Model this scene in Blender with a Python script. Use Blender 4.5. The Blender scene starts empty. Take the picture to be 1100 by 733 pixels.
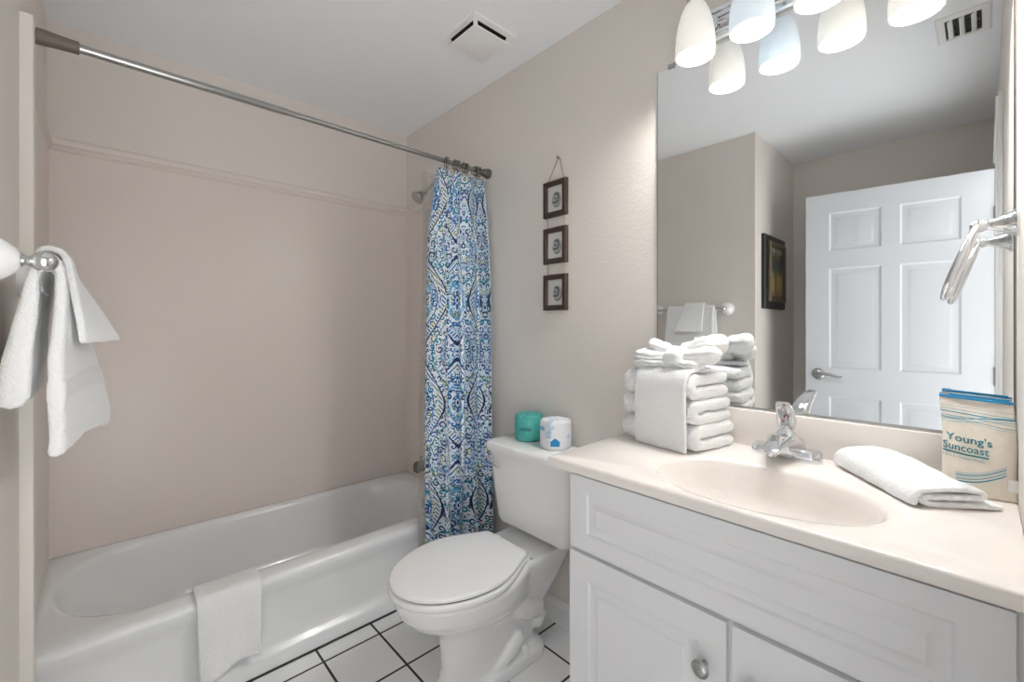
import bpy, bmesh, math, random
from mathutils import Vector, noise, Matrix
PI = math.pi
sc = bpy.context.scene
C = sc.collection
rnd = random.Random(7)

# ------------------------------------------------------------------ dimensions
CAMZ = 1.262
CEIL = 2.44
XR = 1.369          # mirror wall
YB = 2.439          # wall behind the tub
XL = -0.155         # left wall beside the towel bar
XA = -0.168         # left wall in the tub alcove
XREC = -0.938       # left wall of the door recess
YREC = 0.947        # wall the picture hangs on
YE = -0.043         # wall with the doorway
YT = 1.72           # front edge of the tub rim
CT = 0.923          # counter top
FZ = 0.044          # floor level

# ------------------------------------------------------------------ materials
def srgb(r, g, b):
    f = lambda c: (c/12.92 if c <= .04045 else ((c+.055)/1.055)**2.4)
    return (f(r/255), f(g/255), f(b/255), 1)

def mat(name, col, rough=.5, metal=0, noise_amt=0, noise_scale=8, bump=0, bump_scale=60, spec=.5, coat=0, sheen=0, detail=3):
    m = bpy.data.materials.new(name); m.use_nodes = True
    nt = m.node_tree; b = nt.nodes['Principled BSDF']
    b.inputs['Base Color'].default_value = col
    b.inputs['Roughness'].default_value = rough
    b.inputs['Metallic'].default_value = metal
    b.inputs['Specular IOR Level'].default_value = spec
    b.inputs['Coat Weight'].default_value = coat
    b.inputs['Sheen Weight'].default_value = sheen
    tc = nt.nodes.new('ShaderNodeTexCoord')
    if noise_amt:
        n = nt.nodes.new('ShaderNodeTexNoise'); n.inputs['Scale'].default_value = noise_scale; n.inputs['Detail'].default_value = 4
        nt.links.new(tc.outputs['Object'], n.inputs['Vector'])
        mx = nt.nodes.new('ShaderNodeMix'); mx.data_type = 'RGBA'
        mx.inputs[6].default_value = tuple(c*(1-noise_amt) for c in col[:3])+(1,)
        mx.inputs[7].default_value = tuple(min(1, c*(1+noise_amt)) for c in col[:3])+(1,)
        nt.links.new(n.outputs['Fac'], mx.inputs[0]); nt.links.new(mx.outputs[2], b.inputs['Base Color'])
    if bump:
        n = nt.nodes.new('ShaderNodeTexNoise'); n.inputs['Scale'].default_value = bump_scale; n.inputs['Detail'].default_value = detail
        nt.links.new(tc.outputs['Object'], n.inputs['Vector'])
        bp = nt.nodes.new('ShaderNodeBump'); bp.inputs['Strength'].default_value = bump; bp.inputs['Distance'].default_value = .004
        nt.links.new(n.outputs['Fac'], bp.inputs['Height']); nt.links.new(bp.outputs['Normal'], b.inputs['Normal'])
    return m

def mth(nt, op, a, b=None, c=None):
    n = nt.nodes.new('ShaderNodeMath'); n.operation = op
    for i, v in enumerate((a, b, c)):
        if v is None: continue
        if isinstance(v, (int, float)): n.inputs[i].default_value = v
        else: nt.links.new(v, n.inputs[i])
    return n.outputs[0]

def mixc(nt, fac, a, b):
    n = nt.nodes.new('ShaderNodeMix'); n.data_type = 'RGBA'
    if isinstance(fac, (int, float)): n.inputs[0].default_value = fac
    else: nt.links.new(fac, n.inputs[0])
    for k, v in ((6, a), (7, b)):
        if isinstance(v, tuple): n.inputs[k].default_value = v
        else: nt.links.new(v, n.inputs[k])
    return n.outputs[2]

M = {}
M['wall'] = mat('wall_paint', srgb(223, 217, 211), .6, noise_amt=.01, noise_scale=3, bump=.25, bump_scale=110)
M['ceiling'] = mat('ceiling_paint', srgb(242, 245, 249), .8, bump=.15, bump_scale=160)
M['surround'] = mat('surround_acrylic', srgb(223, 214, 208), .28, noise_amt=.025, noise_scale=2.2)
M['trim'] = mat('trim_paint', srgb(238, 238, 237), .4)
M['wtrim'] = mat('corner_trim_paint', srgb(228, 224, 218), .4)
M['porcelain'] = mat('white_porcelain', srgb(240, 240, 240), .12, coat=.4)
M['tub'] = mat('tub_enamel', srgb(232, 234, 235), .21, coat=.3)
M['seat'] = mat('seat_plastic', srgb(240, 240, 240), .2, coat=.2)
M['cabinet'] = mat('cabinet_paint', srgb(224, 225, 227), .38)
M['door'] = mat('door_paint', srgb(208, 211, 216), .4)
M['counter'] = mat('cultured_marble', srgb(236, 230, 225), .16, noise_amt=.012, noise_scale=5, coat=.3)
M['chrome'] = mat('chrome', srgb(225, 227, 230), .07, 1)
M['nickel'] = mat('brushed_nickel', srgb(176, 176, 174), .3, 1)
M['rod'] = mat('rod_steel', srgb(165, 165, 163), .22, 1)
M['ringm'] = mat('ring_pewter', srgb(120, 118, 112), .3, 1)
M['cap'] = mat('taupe_plastic', srgb(112, 100, 92), .45)
M['caprub'] = mat('grey_rubber', srgb(110, 108, 105), .6)
M['dark'] = mat('dark_void', srgb(14, 14, 14), .9)  # near-black colour standing in for shade inside the vent openings
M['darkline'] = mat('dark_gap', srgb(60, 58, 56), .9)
M['frame'] = mat('espresso_wood', srgb(62, 48, 42), .45, noise_amt=.2, noise_scale=30)
M['black'] = mat('black_wood', srgb(24, 24, 27), .35)
M['bronze'] = mat('bronze_slip', srgb(98, 88, 72), .4, .5)
M['twine'] = mat('jute_cord', srgb(184, 160, 130), .9)
M['nail'] = mat('steel_nail', srgb(150, 148, 145), .3, 1)
M['mirror'] = mat('mirror_glass', (.87, .885, .885, 1), 0, 1)
M['medge'] = mat('mirror_edge', srgb(70, 74, 74), .3, .5)
M['canvas'] = None
M['blue'] = mat('zip_blue', srgb(18, 132, 184), .55)
M['teal_ink'] = mat('teal_ink', srgb(22, 120, 135), .7)
M['grey_ink'] = mat('grey_ink', srgb(110, 150, 165), .7)
M['fabtag'] = mat('white_tag', srgb(225, 225, 222), .7)
M['redp'] = mat('red_index', srgb(196, 120, 124), .5)

def terry(name, col):
    m = mat(name, col, .95, sheen=.35)
    nt = m.node_tree; b = nt.nodes['Principled BSDF']
    tc = nt.nodes.new('ShaderNodeTexCoord')
    v = nt.nodes.new('ShaderNodeTexVoronoi'); v.inputs['Scale'].default_value = 270
    n = nt.nodes.new('ShaderNodeTexNoise'); n.inputs['Scale'].default_value = 90; n.inputs['Detail'].default_value = 5
    nt.links.new(tc.outputs['Object'], v.inputs['Vector']); nt.links.new(tc.outputs['Object'], n.inputs['Vector'])
    h = mth(nt, 'ADD', mth(nt, 'MULTIPLY', v.outputs['Distance'], -.6), n.outputs['Fac'])
    bp = nt.nodes.new('ShaderNodeBump'); bp.inputs['Strength'].default_value = .6; bp.inputs['Distance'].default_value = .0042
    nt.links.new(h, bp.inputs['Height']); nt.links.new(bp.outputs['Normal'], b.inputs['Normal'])
    return m
M['terry'] = terry('white_terry', srgb(238, 239, 240))
M['weave'] = mat('flat_weave_band', srgb(232, 233, 233), .85, bump=.2, bump_scale=300)

def tile_mat():
    m = mat('white_floor_tile', srgb(228, 228, 227), .25, coat=.1)
    nt = m.node_tree; b = nt.nodes['Principled BSDF']
    tc = nt.nodes.new('ShaderNodeTexCoord'); s = nt.nodes.new('ShaderNodeSeparateXYZ')
    nt.links.new(tc.outputs['Object'], s.inputs[0])
    P = .2157
    def line(o, off):
        t = mth(nt, 'FRACT', mth(nt, 'DIVIDE', mth(nt, 'SUBTRACT', o, off-P*20), P))
        d = mth(nt, 'ABSOLUTE', mth(nt, 'SUBTRACT', t, .5))
        return mth(nt, 'GREATER_THAN', d, .5-.0042/P)
    g = mth(nt, 'MAXIMUM', line(s.outputs[0], .580), line(s.outputs[1], 1.416))
    n = nt.nodes.new('ShaderNodeTexNoise'); n.inputs['Scale'].default_value = 6
    nt.links.new(tc.outputs['Object'], n.inputs['Vector'])
    base = mixc(nt, n.outputs['Fac'], srgb(232, 232, 232), srgb(242, 242, 241))
    nt.links.new(mixc(nt, g, base, srgb(52, 50, 50)), b.inputs['Base Color'])
    nt.links.new(mth(nt, 'ADD', mth(nt, 'MULTIPLY', g, .6), .22), b.inputs['Roughness'])
    bp = nt.nodes.new('ShaderNodeBump'); bp.inputs['Strength'].default_value = .6; bp.inputs['Distance'].default_value = .002; bp.invert = True
    nt.links.new(g, bp.inputs['Height']); nt.links.new(bp.outputs['Normal'], b.inputs['Normal'])
    return m
M['tile'] = tile_mat()

def curtain_mat():
    m = mat('paisley_print_cotton', srgb(228, 236, 244), .85, sheen=.1)
    nt = m.node_tree; b = nt.nodes['Principled BSDF']; L = nt.links.new
    uv = nt.nodes.new('ShaderNodeTexCoord').outputs['UV']
    s = nt.nodes.new('ShaderNodeSeparateXYZ'); L(uv, s.inputs[0])
    u0, v0 = s.outputs[0], s.outputs[1]
    # mirror the print about each medallion axis like a damask repeat
    P, Q = .30, .46
    fu = mth(nt, 'PINGPONG', u0, P/2)
    ph_u = mth(nt, 'MULTIPLY', u0, 2*PI/P); ph_v = mth(nt, 'MULTIPLY', v0, 2*PI/Q)
    cu = mth(nt, 'COSINE', ph_u); cv = mth(nt, 'COSINE', ph_v)
    og = mth(nt, 'ADD', cu, cv)                         # ogee lattice field -2..2
    def band(x, c, w): return mth(nt, 'LESS_THAN', mth(nt, 'ABSOLUTE', mth(nt, 'SUBTRACT', x, c)), w)
    # vector used for the small scrolls (mirrored)
    cb = nt.nodes.new('ShaderNodeCombineXYZ'); L(fu, cb.inputs[0]); L(v0, cb.inputs[1])
    def scrolls(scale, turns, lo, hi, off, thr):
        vo = nt.nodes.new('ShaderNodeTexVoronoi'); vo.voronoi_dimensions = '2D'
        vo.inputs['Scale'].default_value = scale; vo.inputs['Randomness'].default_value = .75
        mp = nt.nodes.new('ShaderNodeMapping'); mp.inputs['Location'].default_value = (off, off*1.7, 0); L(cb.outputs[0], mp.inputs[0])
        L(mp.outputs[0], vo.inputs['Vector'])
        sb = nt.nodes.new('ShaderNodeVectorMath'); sb.operation = 'SUBTRACT'; L(mp.outputs[0], sb.inputs[0]); L(vo.outputs['Position'], sb.inputs[1])
        sp = nt.nodes.new('ShaderNodeSeparateXYZ'); L(sb.outputs[0], sp.inputs[0])
        th = mth(nt, 'ARCTAN2', sp.outputs[1], sp.outputs[0])
        r = vo.outputs['Distance']
        sc_ = nt.nodes.new('ShaderNodeSeparateColor'); L(vo.outputs['Color'], sc_.inputs[0])
        w = mth(nt, 'SINE', mth(nt, 'ADD', mth(nt, 'ADD', th, mth(nt, 'MULTIPLY', r, turns)), mth(nt, 'MULTIPLY', sc_.outputs[0], 6.28)))
        mk = mth(nt, 'MULTIPLY', mth(nt, 'GREATER_THAN', w, thr), mth(nt, 'MULTIPLY', mth(nt, 'GREATER_THAN', r, lo), mth(nt, 'LESS_THAN', r, hi)))
        return mk, sc_.outputs, r
    white = srgb(232, 240, 248); navy = srgb(24, 44, 96); blue = srgb(36, 104, 168); teal = srgb(0, 130, 152); olive = srgb(128, 142, 96)
    sky = srgb(128, 186, 222); lilac = srgb(186, 200, 226); black = srgb(20, 26, 44)
    def ramp(fac, cols):
        r = nt.nodes.new('ShaderNodeValToRGB'); r.color_ramp.interpolation = 'CONSTANT'
        e = r.color_ramp.elements
        while len(e) < len(cols): e.new(.5)
        for i, c in enumerate(cols): e[i].position = i/len(cols); e[i].color = c
        L(fac, r.inputs[0]); return r.outputs[0]
    # tinted grounds inside the lattice
    n1 = nt.nodes.new('ShaderNodeTexNoise'); n1.inputs['Scale'].default_value = 14; L(cb.outputs[0], n1.inputs['Vector'])
    ground = mixc(nt, mth(nt, 'GREATER_THAN', n1.outputs['Fac'], .58), white, srgb(206, 224, 242))
    col = mixc(nt, band(og, 1.50, .14), ground, sky)
    col = mixc(nt, band(og, -1.55, .2), col, lilac)
    # scrolls, two sizes
    k1, c1, r1 = scrolls(27, 15, .0, .47, 0, .15)
    col = mixc(nt, k1, col, ramp(c1[1], [navy, teal, blue, teal, navy, olive, blue]))
    k2, c2, r2 = scrolls(46, 11, .0, .44, 3.3, .25)
    col = mixc(nt, mth(nt, 'MULTIPLY', k2, mth(nt, 'SUBTRACT', 1, mth(nt, 'LESS_THAN', r1, .47))), col, ramp(c2[1], [navy, teal, blue, black, teal]))
    # dots
    d, cd, rd = scrolls(52, 0, .0, .17, 7.7, -2)
    col = mixc(nt, d, col, ramp(cd[2], [black, navy, teal, white, white]))
    # ogee garlands: feathered bands bordered with a thin line
    fe = mth(nt, 'SINE', mth(nt, 'ADD', mth(nt, 'MULTIPLY', v0, 330), mth(nt, 'MULTIPLY', fu, 320)))
    gar = mth(nt, 'MULTIPLY', band(og, .42, .16), mth(nt, 'GREATER_THAN', fe, 0))
    col = mixc(nt, band(og, .42, .2), col, white)
    col = mixc(nt, gar, col, ramp(n1.outputs['Fac'], [navy, teal, olive, blue, teal, navy]))
    col = mixc(nt, band(og, .12, .06), col, navy)
    col = mixc(nt, band(og, -.62, .05), col, teal)
    col = mixc(nt, band(og, 1.02, .05), col, blue)
    # flower at medallion centre
    pu = mth(nt, 'SUBTRACT', mth(nt, 'PINGPONG', u0, P/2), 0)
    pv = mth(nt, 'PINGPONG', v0, Q/2)
    rr = mth(nt, 'SQRT', mth(nt, 'ADD', mth(nt, 'POWER', pu, 2), mth(nt, 'POWER', mth(nt, 'MULTIPLY', pv, .62), 2)))
    ang = mth(nt, 'ARCTAN2', pv, pu)
    pet = mth(nt, 'ADD', .02, mth(nt, 'MULTIPLY', mth(nt, 'COSINE', mth(nt, 'MULTIPLY', ang, 8)), .006))
    col = mixc(nt, mth(nt, 'LESS_THAN', rr, pet), col, blue)
    col = mixc(nt, mth(nt, 'LESS_THAN', rr, .011), col, white)
    col = mixc(nt, mth(nt, 'LESS_THAN', rr, .006), col, navy)
    L(col, b.inputs['Base Color'])
    return m
M['curtain'] = curtain_mat()

def liner_mat():
    m = bpy.data.materials.new('clear_vinyl'); m.use_nodes = True; nt = m.node_tree
    out = nt.nodes['Material Output']; nt.nodes.remove(nt.nodes['Principled BSDF'])
    tr = nt.nodes.new('ShaderNodeBsdfTransparent'); tr.inputs[0].default_value = (.97, .97, .965, 1)
    gl = nt.nodes.new('ShaderNodeBsdfGlossy'); gl.inputs['Roughness'].default_value = .15
    df = nt.nodes.new('ShaderNodeBsdfTranslucent'); df.inputs[0].default_value = (.93, .92, .90, 1)
    m1 = nt.nodes.new('ShaderNodeMixShader'); m1.inputs[0].default_value = .22
    nt.links.new(tr.outputs[0], m1.inputs[1]); nt.links.new(df.outputs[0], m1.inputs[2])
    m2 = nt.nodes.new('ShaderNodeMixShader'); m2.inputs[0].default_value = .10
    nt.links.new(m1.outputs[0], m2.inputs[1]); nt.links.new(gl.outputs[0], m2.inputs[2])
    nt.links.new(m2.outputs[0], out.inputs[0])
    return m
M['liner'] = liner_mat()

def shade_mat(name, col, st):
    m = mat(name, col, .3)
    b = m.node_tree.nodes['Principled BSDF']
    b.inputs['Emission Color'].default_value = col; b.inputs['Emission Strength'].default_value = st
    return m
def acrylic_mat():
    m = mat('clear_acrylic', (.97, .97, .98, 1), .03)
    b = m.node_tree.nodes['Principled BSDF']; b.inputs['Transmission Weight'].default_value = .9; b.inputs['IOR'].default_value = 1.4
    return m
M['acrylic'] = acrylic_mat()

# ------------------------------------------------------------------ mesh helpers
def new(): return bmesh.new()

def box(bm, x0, x1, y0, y1, z0, z1, bev=0, seg=2):
    t = bmesh.new()
    bmesh.ops.create_cube(t, size=1)
    for v in t.verts:
        v.co = Vector(((x0+x1)/2+v.co.x*(x1-x0), (y0+y1)/2+v.co.y*(y1-y0), (z0+z1)/2+v.co.z*(z1-z0)))
    if bev: bmesh.ops.bevel(t, geom=list(t.edges), offset=bev, segments=seg, profile=.5, affect='EDGES')
    merge(bm, t)
    return bm

def merge(bm, t):
    me = bpy.data.meshes.new('tmp'); t.to_mesh(me); t.free(); bm.from_mesh(me); bpy.data.meshes.remove(me)

def loft(bm, rings, cap0=True, cap1=True, closed=True):
    vs = [[bm.verts.new(p) for p in r] for r in rings]
    n = len(rings[0])
    for a, b in zip(vs, vs[1:]):
        for i in range(n if closed else n-1):
            j = (i+1) % n
            try: bm.faces.new((a[i], a[j], b[j], b[i]))
            except ValueError: pass
    if cap0: bm.faces.new(list(reversed(vs[0])))
    if cap1: bm.faces.new(vs[-1])
    return vs

def tube(bm, pts, rad, n=12, cap=True):
    pts = [Vector(p) for p in pts]
    rs = rad if isinstance(rad, (list, tuple)) else [rad]*len(pts)
    rings = []
    up = None
    for i, p in enumerate(pts):
        d = (pts[min(i+1, len(pts)-1)]-pts[max(i-1, 0)]).normalized()
        if up is None: up = Vector((0, 0, 1)) if abs(d.z) < .9 else Vector((1, 0, 0))
        a = d.cross(up).normalized(); up2 = a.cross(d).normalized(); up = up2
        rings.append([p+(a*math.cos(t)+up2*math.sin(t))*rs[i] for t in [2*PI*k/n for k in range(n)]])
    loft(bm, rings, cap, cap)
    return bm

def lathe(bm, prof, origin, axis=(0, 0, 1), n=32):
    """prof: (radius, distance along axis)"""
    ax = Vector(axis).normalized(); o = Vector(origin)
    a = ax.orthogonal().normalized(); b = ax.cross(a)
    rings = [[o+ax*h+(a*math.cos(2*PI*k/n)+b*math.sin(2*PI*k/n))*max(r, 1e-4) for k in range(n)] for r, h in prof]
    loft(bm, rings)
    return bm

def sphere(bm, c, r, n=20, sq=(1, 1, 1)):
    t = bmesh.new(); bmesh.ops.create_uvsphere(t, u_segments=n, v_segments=n//2, radius=1)
    for v in t.verts: v.co = Vector((c[0]+v.co.x*r*sq[0], c[1]+v.co.y*r*sq[1], c[2]+v.co.z*r*sq[2]))
    merge(bm, t); return bm

def torus(bm, c, R, r, axis=(0, 0, 1), n=28, m=10, sx=1):
    ax = Vector(axis).normalized(); a = ax.orthogonal().normalized(); b = ax.cross(a); c = Vector(c)
    rings = []
    for i in range(n+1):
        t = 2*PI*i/n; d = a*math.cos(t)+b*math.sin(t)
        rings.append([c+d*R+(d*math.cos(s)+ax*math.sin(s))*r for s in [2*PI*k/m for k in range(m)]])
    loft(bm, rings, False, False)
    bmesh.ops.remove_doubles(bm, verts=bm.verts, dist=1e-6)
    return bm

def rrect(cx, cy, hx, hy, r, n=8):
    """rounded rectangle outline, 4*(n+1) points"""
    pts = []
    for q, (sx, sy) in enumerate(((1, 1), (-1, 1), (-1, -1), (1, -1))):
        for k in range(n+1):
            t = PI/2*(q+k/n)
            pts.append((cx+sx*(hx-r)+r*math.cos(t), cy+sy*(hy-r)+r*math.sin(t)))
    return pts

def superel(cx, cy, hx, hy, e, n=72, fx=None):
    pts = []
    for k in range(n):
        t = 2*PI*k/n; c, s = math.cos(t), math.sin(t)
        pts.append((cx+hx*math.copysign(abs(c)**(2/e), c), cy+hy*math.copysign(abs(s)**(2/e), s)))
    return pts

def finish(name, bm, m, smooth=True, angle=40, doubles=True):
    if doubles: bmesh.ops.remove_doubles(bm, verts=bm.verts, dist=1e-6)
    bmesh.ops.recalc_face_normals(bm, faces=bm.faces)
    me = bpy.data.meshes.new(name); bm.to_mesh(me); bm.free()
    me.materials.append(m)
    if smooth:
        for p in me.polygons: p.use_smooth = True
        try: me.set_sharp_from_angle(angle=math.radians(angle))
        except Exception: pass
    return me

def wloc(o):
    v = Vector((0, 0, 0))
    while o: v += Vector(o.location); o = o.parent
    return v

def part(name, bm, m, parent, smooth=True, angle=40, label=None, subsurf=0, doubles=True):
    w = wloc(parent)
    for v in bm.verts: v.co -= w
    o = bpy.data.objects.new(name, finish(name, bm, m, smooth, angle, doubles)); C.objects.link(o); o.parent = parent
    if label: o['label'] = label
    if subsurf: s = o.modifiers.new('s', 'SUBSURF'); s.levels = s.render_levels = subsurf
    return o

def thing(name, label, cat, loc=(0, 0, 0), group=None):
    o = bpy.data.objects.new(name, None); C.objects.link(o); o.location = loc; o.empty_display_size = .05
    o['label'] = label; o['category'] = cat
    if group: o['group'] = group
    return o

def single(name, bm, m, label, cat, loc=(0, 0, 0), group=None, **k):
    L = Vector(loc)
    for v in bm.verts: v.co -= L
    o = bpy.data.objects.new(name, finish(name, bm, m, **{a: b for a, b in k.items() if a != 'subsurf'})); C.objects.link(o); o.location = loc
    o['label'] = label; o['category'] = cat
    if group: o['group'] = group
    if k.get('subsurf'): s = o.modifiers.new('s', 'SUBSURF'); s.levels = s.render_levels = k['subsurf']
    return o

def struct(name, bm, m, label=None, cat=None, smooth=True):
    o = bpy.data.objects.new(name, finish(name, bm, m, smooth)); C.objects.link(o)
    o['kind'] = 'structure'
    if label: o['label'] = label
    if cat: o['category'] = cat
    return o

def panelled(bm, us, vs, panels, mapf, depth, levels):
    """slab u x v; flat cells and ring-moulded panels on the front (d=0), back at d=-depth"""
    def quad(a): bm.faces.new([bm.verts.new(mapf(*p)) for p in a])
    for i in range(len(us)-1):
        for j in range(len(vs)-1):
            u0, u1, v0, v1 = us[i], us[i+1], vs[j], vs[j+1]
            if (i, j) in panels:
                rings = [[(u0+o, v0+o, d), (u1-o, v0+o, d), (u1-o, v1-o, d), (u0+o, v1-o, d)] for o, d in levels]
                for a, b in zip(rings, rings[1:]):
                    for k in range(4): quad((a[k], a[(k+1) % 4], b[(k+1) % 4], b[k]))
                quad(rings[-1])
            else: quad(((u0, v0, 0), (u1, v0, 0), (u1, v1, 0), (u0, v1, 0)))
    U0, U1, V0, V1 = us[0], us[-1], vs[0], vs[-1]
    e = [(U0, V0), (U1, V0), (U1, V1), (U0, V1)]
    for k in range(4):
        a, b = e[k], e[(k+1) % 4]; quad(((*a, 0), (*b, 0), (*b, -depth), (*a, -depth)))
    quad([(*p, -depth) for p in e])
    return bm

def ribbon(bm, path, thick, w0, w1, mapf, nw=24, amp=.002, nsc=25, flare=None, seed=0, endr=.6, dense=4):
    """thick cloth ribbon. path: 2-D points, thick: per point or scalar; swept from w0 to w1; mapf(a, b, w)->xyz"""
    pts = [Vector(p) for p in path]
    th = thick if isinstance(thick, (list, tuple)) else [thick]*len(pts)
    P, T = [], []
    n = len(pts)
    def cr(p0, p1, p2, p3, t):
        return .5*((2*p1)+(p2-p0)*t+(2*p0-5*p1+4*p2-p3)*t*t+(3*p1-p0-3*p2+p3)*t**3)
    for i in range(n-1):
        for k in range(dense):
            t = k/dense
            P.append(cr(pts[max(i-1, 0)], pts[i], pts[i+1], pts[min(i+2, n-1)], t)); T.append(th[i]*(1-t)+th[i+1]*t)
    P.append(pts[-1]); T.append(th[-1])
    N = []
    for i in range(len(P)):
        d = (P[min(i+1, len(P)-1)]-P[max(i-1, 0)]).normalized(); N.append(Vector((-d.y, d.x)))
    d0 = (P[0]-P[1]).normalized(); d1 = (P[-1]-P[-2]).normalized()
    stations = []
    r = max(T)*.5*endr
    W = w1-w0
    for k in range(5): a = PI/2*k/5; stations.append((w0+r*(1-math.sin(a+.12)) if k else w0, .35+.65*math.sin(a)))
    stations.sort(key=lambda s: s[0])
    stations = [(w0+r*(1-math.cos(PI/2*k/5)), .3+.7*math.sin(PI/2*k/5)) for k in range(6)]
    for k in range(1, nw): stations.append((w0+r+(W-2*r)*k/nw, 1))
    stations += [(w1-r*(1-math.cos(PI/2*k/5)), .3+.7*math.sin(PI/2*k/5)) for k in range(5, -1, -1)]
    rows = []
    for w, s in stations:
        Lp = [P[i]+N[i]*T[i]*.5*s for i in range(len(P))]; Rp = [P[i]-N[i]*T[i]*.5*s for i in range(len(P))]
        e1 = [P[-1]+d1*T[-1]*.5*s*math.sin(a)+N[-1]*T[-1]*.5*s*math.cos(a) for a in (PI*.25, PI*.5, PI*.75)]
        e0 = [P[0]+d0*T[0]*.5*s*math.sin(a)-N[0]*T[0]*.5*s*math.cos(a) for a in (PI*.25, PI*.5, PI*.75)]
        out = Lp+e1+list(reversed(Rp))+e0
        row = []
        for p in out:
            f = flare(p.x, p.y, (w-w0)/W) if flare else (0, 0, 0)
            q = Vector(mapf(p.x+f[0], p.y+f[1], w+f[2]))
            nz = noise.noise_vector(q*nsc+Vector((seed*7.3, 0, 0)))*amp+noise.noise_vector(q*nsc*3.1+Vector((0, seed*3.3, 0)))*amp*.35
            row.append(q+nz)
        rows.append(row)
    vs = loft(bm, rows, False, False)
    m = len(P)
    for row in (vs[0], vs[-1]):
        Lr = row[:m]; e1 = row[m:m+3]; Rr = list(reversed(row[m+3:2*m+3])); e0 = row[2*m+3:]
        for i in range(m-1):
            bm.faces.new((Lr[i], Lr[i+1], Rr[i+1], Rr[i]))
        bm.faces.new((Lr[-1], e1[0], e1[1], e1[2], Rr[-1])); bm.faces.new((Rr[0], e0[0], e0[1], e0[2], Lr[0]))
    return bm

# ================================================================== THE ROOM
WT = .1
bm = new(); box(bm, XREC-WT, XR+WT, YE-WT, YB+WT, FZ-.1, FZ); struct('floor', bm, M['tile'], 'white square floor tiles with dark grout', 'floor', False)
bm = new(); box(bm, XREC-WT, XR+WT, YE-WT, YB+WT, CEIL, CEIL+.08); struct('ceiling', bm, M['ceiling'], 'smooth white painted ceiling', 'ceiling', False)
bm = new(); box(bm, XR, XR+WT, YE-WT, YB+WT, 0, CEIL); struct('wall_right', bm, M['wall'], 'beige grey wall carrying the mirror', 'wall', False)
bm = new(); box(bm, XREC-WT, XR, YB, YB+WT, 0, CEIL); struct('wall_back', bm, M['wall'], 'beige wall behind the tub', 'wall', False)
bm = new(); box(bm, XREC-WT, XL, YREC, 1.60, 0, CEIL); box(bm, XREC-WT, XA, 1.60, YB, 0, CEIL); struct('wall_left', bm, M['wall'], 'beige wall behind the towel bar', 'wall', False)
bm = new(); box(bm, XREC-WT, XREC, YE-WT, YREC, 0, CEIL); struct('wall_recess', bm, M['wall'], 'beige wall behind the open door', 'wall', False)
DX0, DX1, DZ = -.445, .33, 2.05
bm = new(); box(bm, XREC, DX0, YE-WT, YE, 0, CEIL); box(bm, DX1, XR, YE-WT, YE, 0, CEIL); box(bm, DX0, DX1, YE-WT, YE, DZ, CEIL)
struct('wall_front', bm, M['wall'], 'beige wall around the doorway', 'wall', False)
# door lining and casing
bm = new()
for x0, x1 in ((DX0, DX0+.012), (DX1-.012, DX1)): box(bm, x0, x1, YE-WT-.005, YE+.002, 0, DZ)
box(bm, DX0, DX1, YE-WT-.005, YE+.002, DZ-.012, DZ)
for x0, x1 in ((DX0-.058, DX0+.006), (DX1-.006, DX1+.058)):
    box(bm, x0, x1, YE, YE+.012, 0, DZ+.055, .003); box(bm, x0+.012, x1-.012, YE+.010, YE+.018, 0, DZ+.043, .003)
box(bm, DX0+.006, DX1-.006, YE, YE+.012, DZ-.006, DZ+.055); box(bm, DX0-.006, DX1+.006, YE+.010, YE+.018, DZ+.006, DZ+.043, .003)
struct('trim_1', bm, M['trim'], 'white moulded casing around the doorway', 'door casing')
# corner trim where the left wall meets the tub alcove
bm = new(); box(bm, XL-.01, XL+.024, 1.60, 1.635, 0, 2.035, .005); box(bm, XA-.002, XL+.012, 1.632, 1.70, 0, 2.035, .004)
struct('trim_2', bm, M['wtrim'], 'pale vertical edge trim of the tub alcove', 'trim')
# baseboards
def baseboard(name, x0, x1, y0, y1, axis, lab):
    bm = new()
    if axis == 'y':
        s = 1 if x1 > x0 else -1
        prof = [(0, FZ), (.014, FZ), (.014, FZ+.07), (.010, FZ+.078), (.008, FZ+.088), (.003, FZ+.094), (0, FZ+.095)]
        loft(bm, [[(x0+s*a, y, b) for a, b in prof] for y in (y0, y1)])
    else:
        s = 1 if y1 > y0 else -1
        prof = [(0, FZ), (.014, FZ), (.014, FZ+.07), (.010, FZ+.078), (.008, FZ+.088), (.003, FZ+.094), (0, FZ+.095)]
        loft(bm, [[(x, y0+s*a, b) for a, b in prof] for x in (x0, x1)])
    struct(name, bm, M['trim'], lab, 'baseboard', False)
baseboard('baseboard_right', XR, XR-1, .735, 1.70, 'y', 'white baseboard behind the toilet')
baseboard('baseboard_left', XL, XL+1, YREC, 1.60, 'y', 'white baseboard under the towel bar')
baseboard('baseboard_recess', XREC, XREC+1, YE, YREC, 'y', 'white baseboard behind the open door')
baseboard('baseboard_return', XREC, XL, YREC, YREC-1, 'x', 'white baseboard under the dark framed picture')

# tub surround panels with a moulded top ledge
bm = new()
SZ = 1.945; T = .008
YP = 1.70
box(bm, XA, XR, YB-T, YB, .36, SZ); box(bm, XA, XA+T, YP, YB, .36, SZ); box(bm, XR-T, XR, YP, YB, .36, SZ)
def ledge(p):  # profile offset from wall, z
    return [(0, 0), (T, 0), (T+.009, .004), (T+.013, .012), (T+.010, .022), (T+.003, .027), (T+.006, .036), (T+.004, .048), (0, .056)]
pr = [(a, SZ+b-.005) for a, b in ledge(0)]
loft(bm, [[(x, YB-a, z) for a, z in pr] for x in (XA, XR)])
loft(bm, [[(XA+a, y, z) for a, z in pr] for y in (YP, YB)])
loft(bm, [[(XR-a, y, z) for a, z in pr] for y in (YP, YB)])
struct('tub_surround', bm, M['surround'], 'beige tub surround panels with moulded top ledge', 'tub surround')

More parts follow.
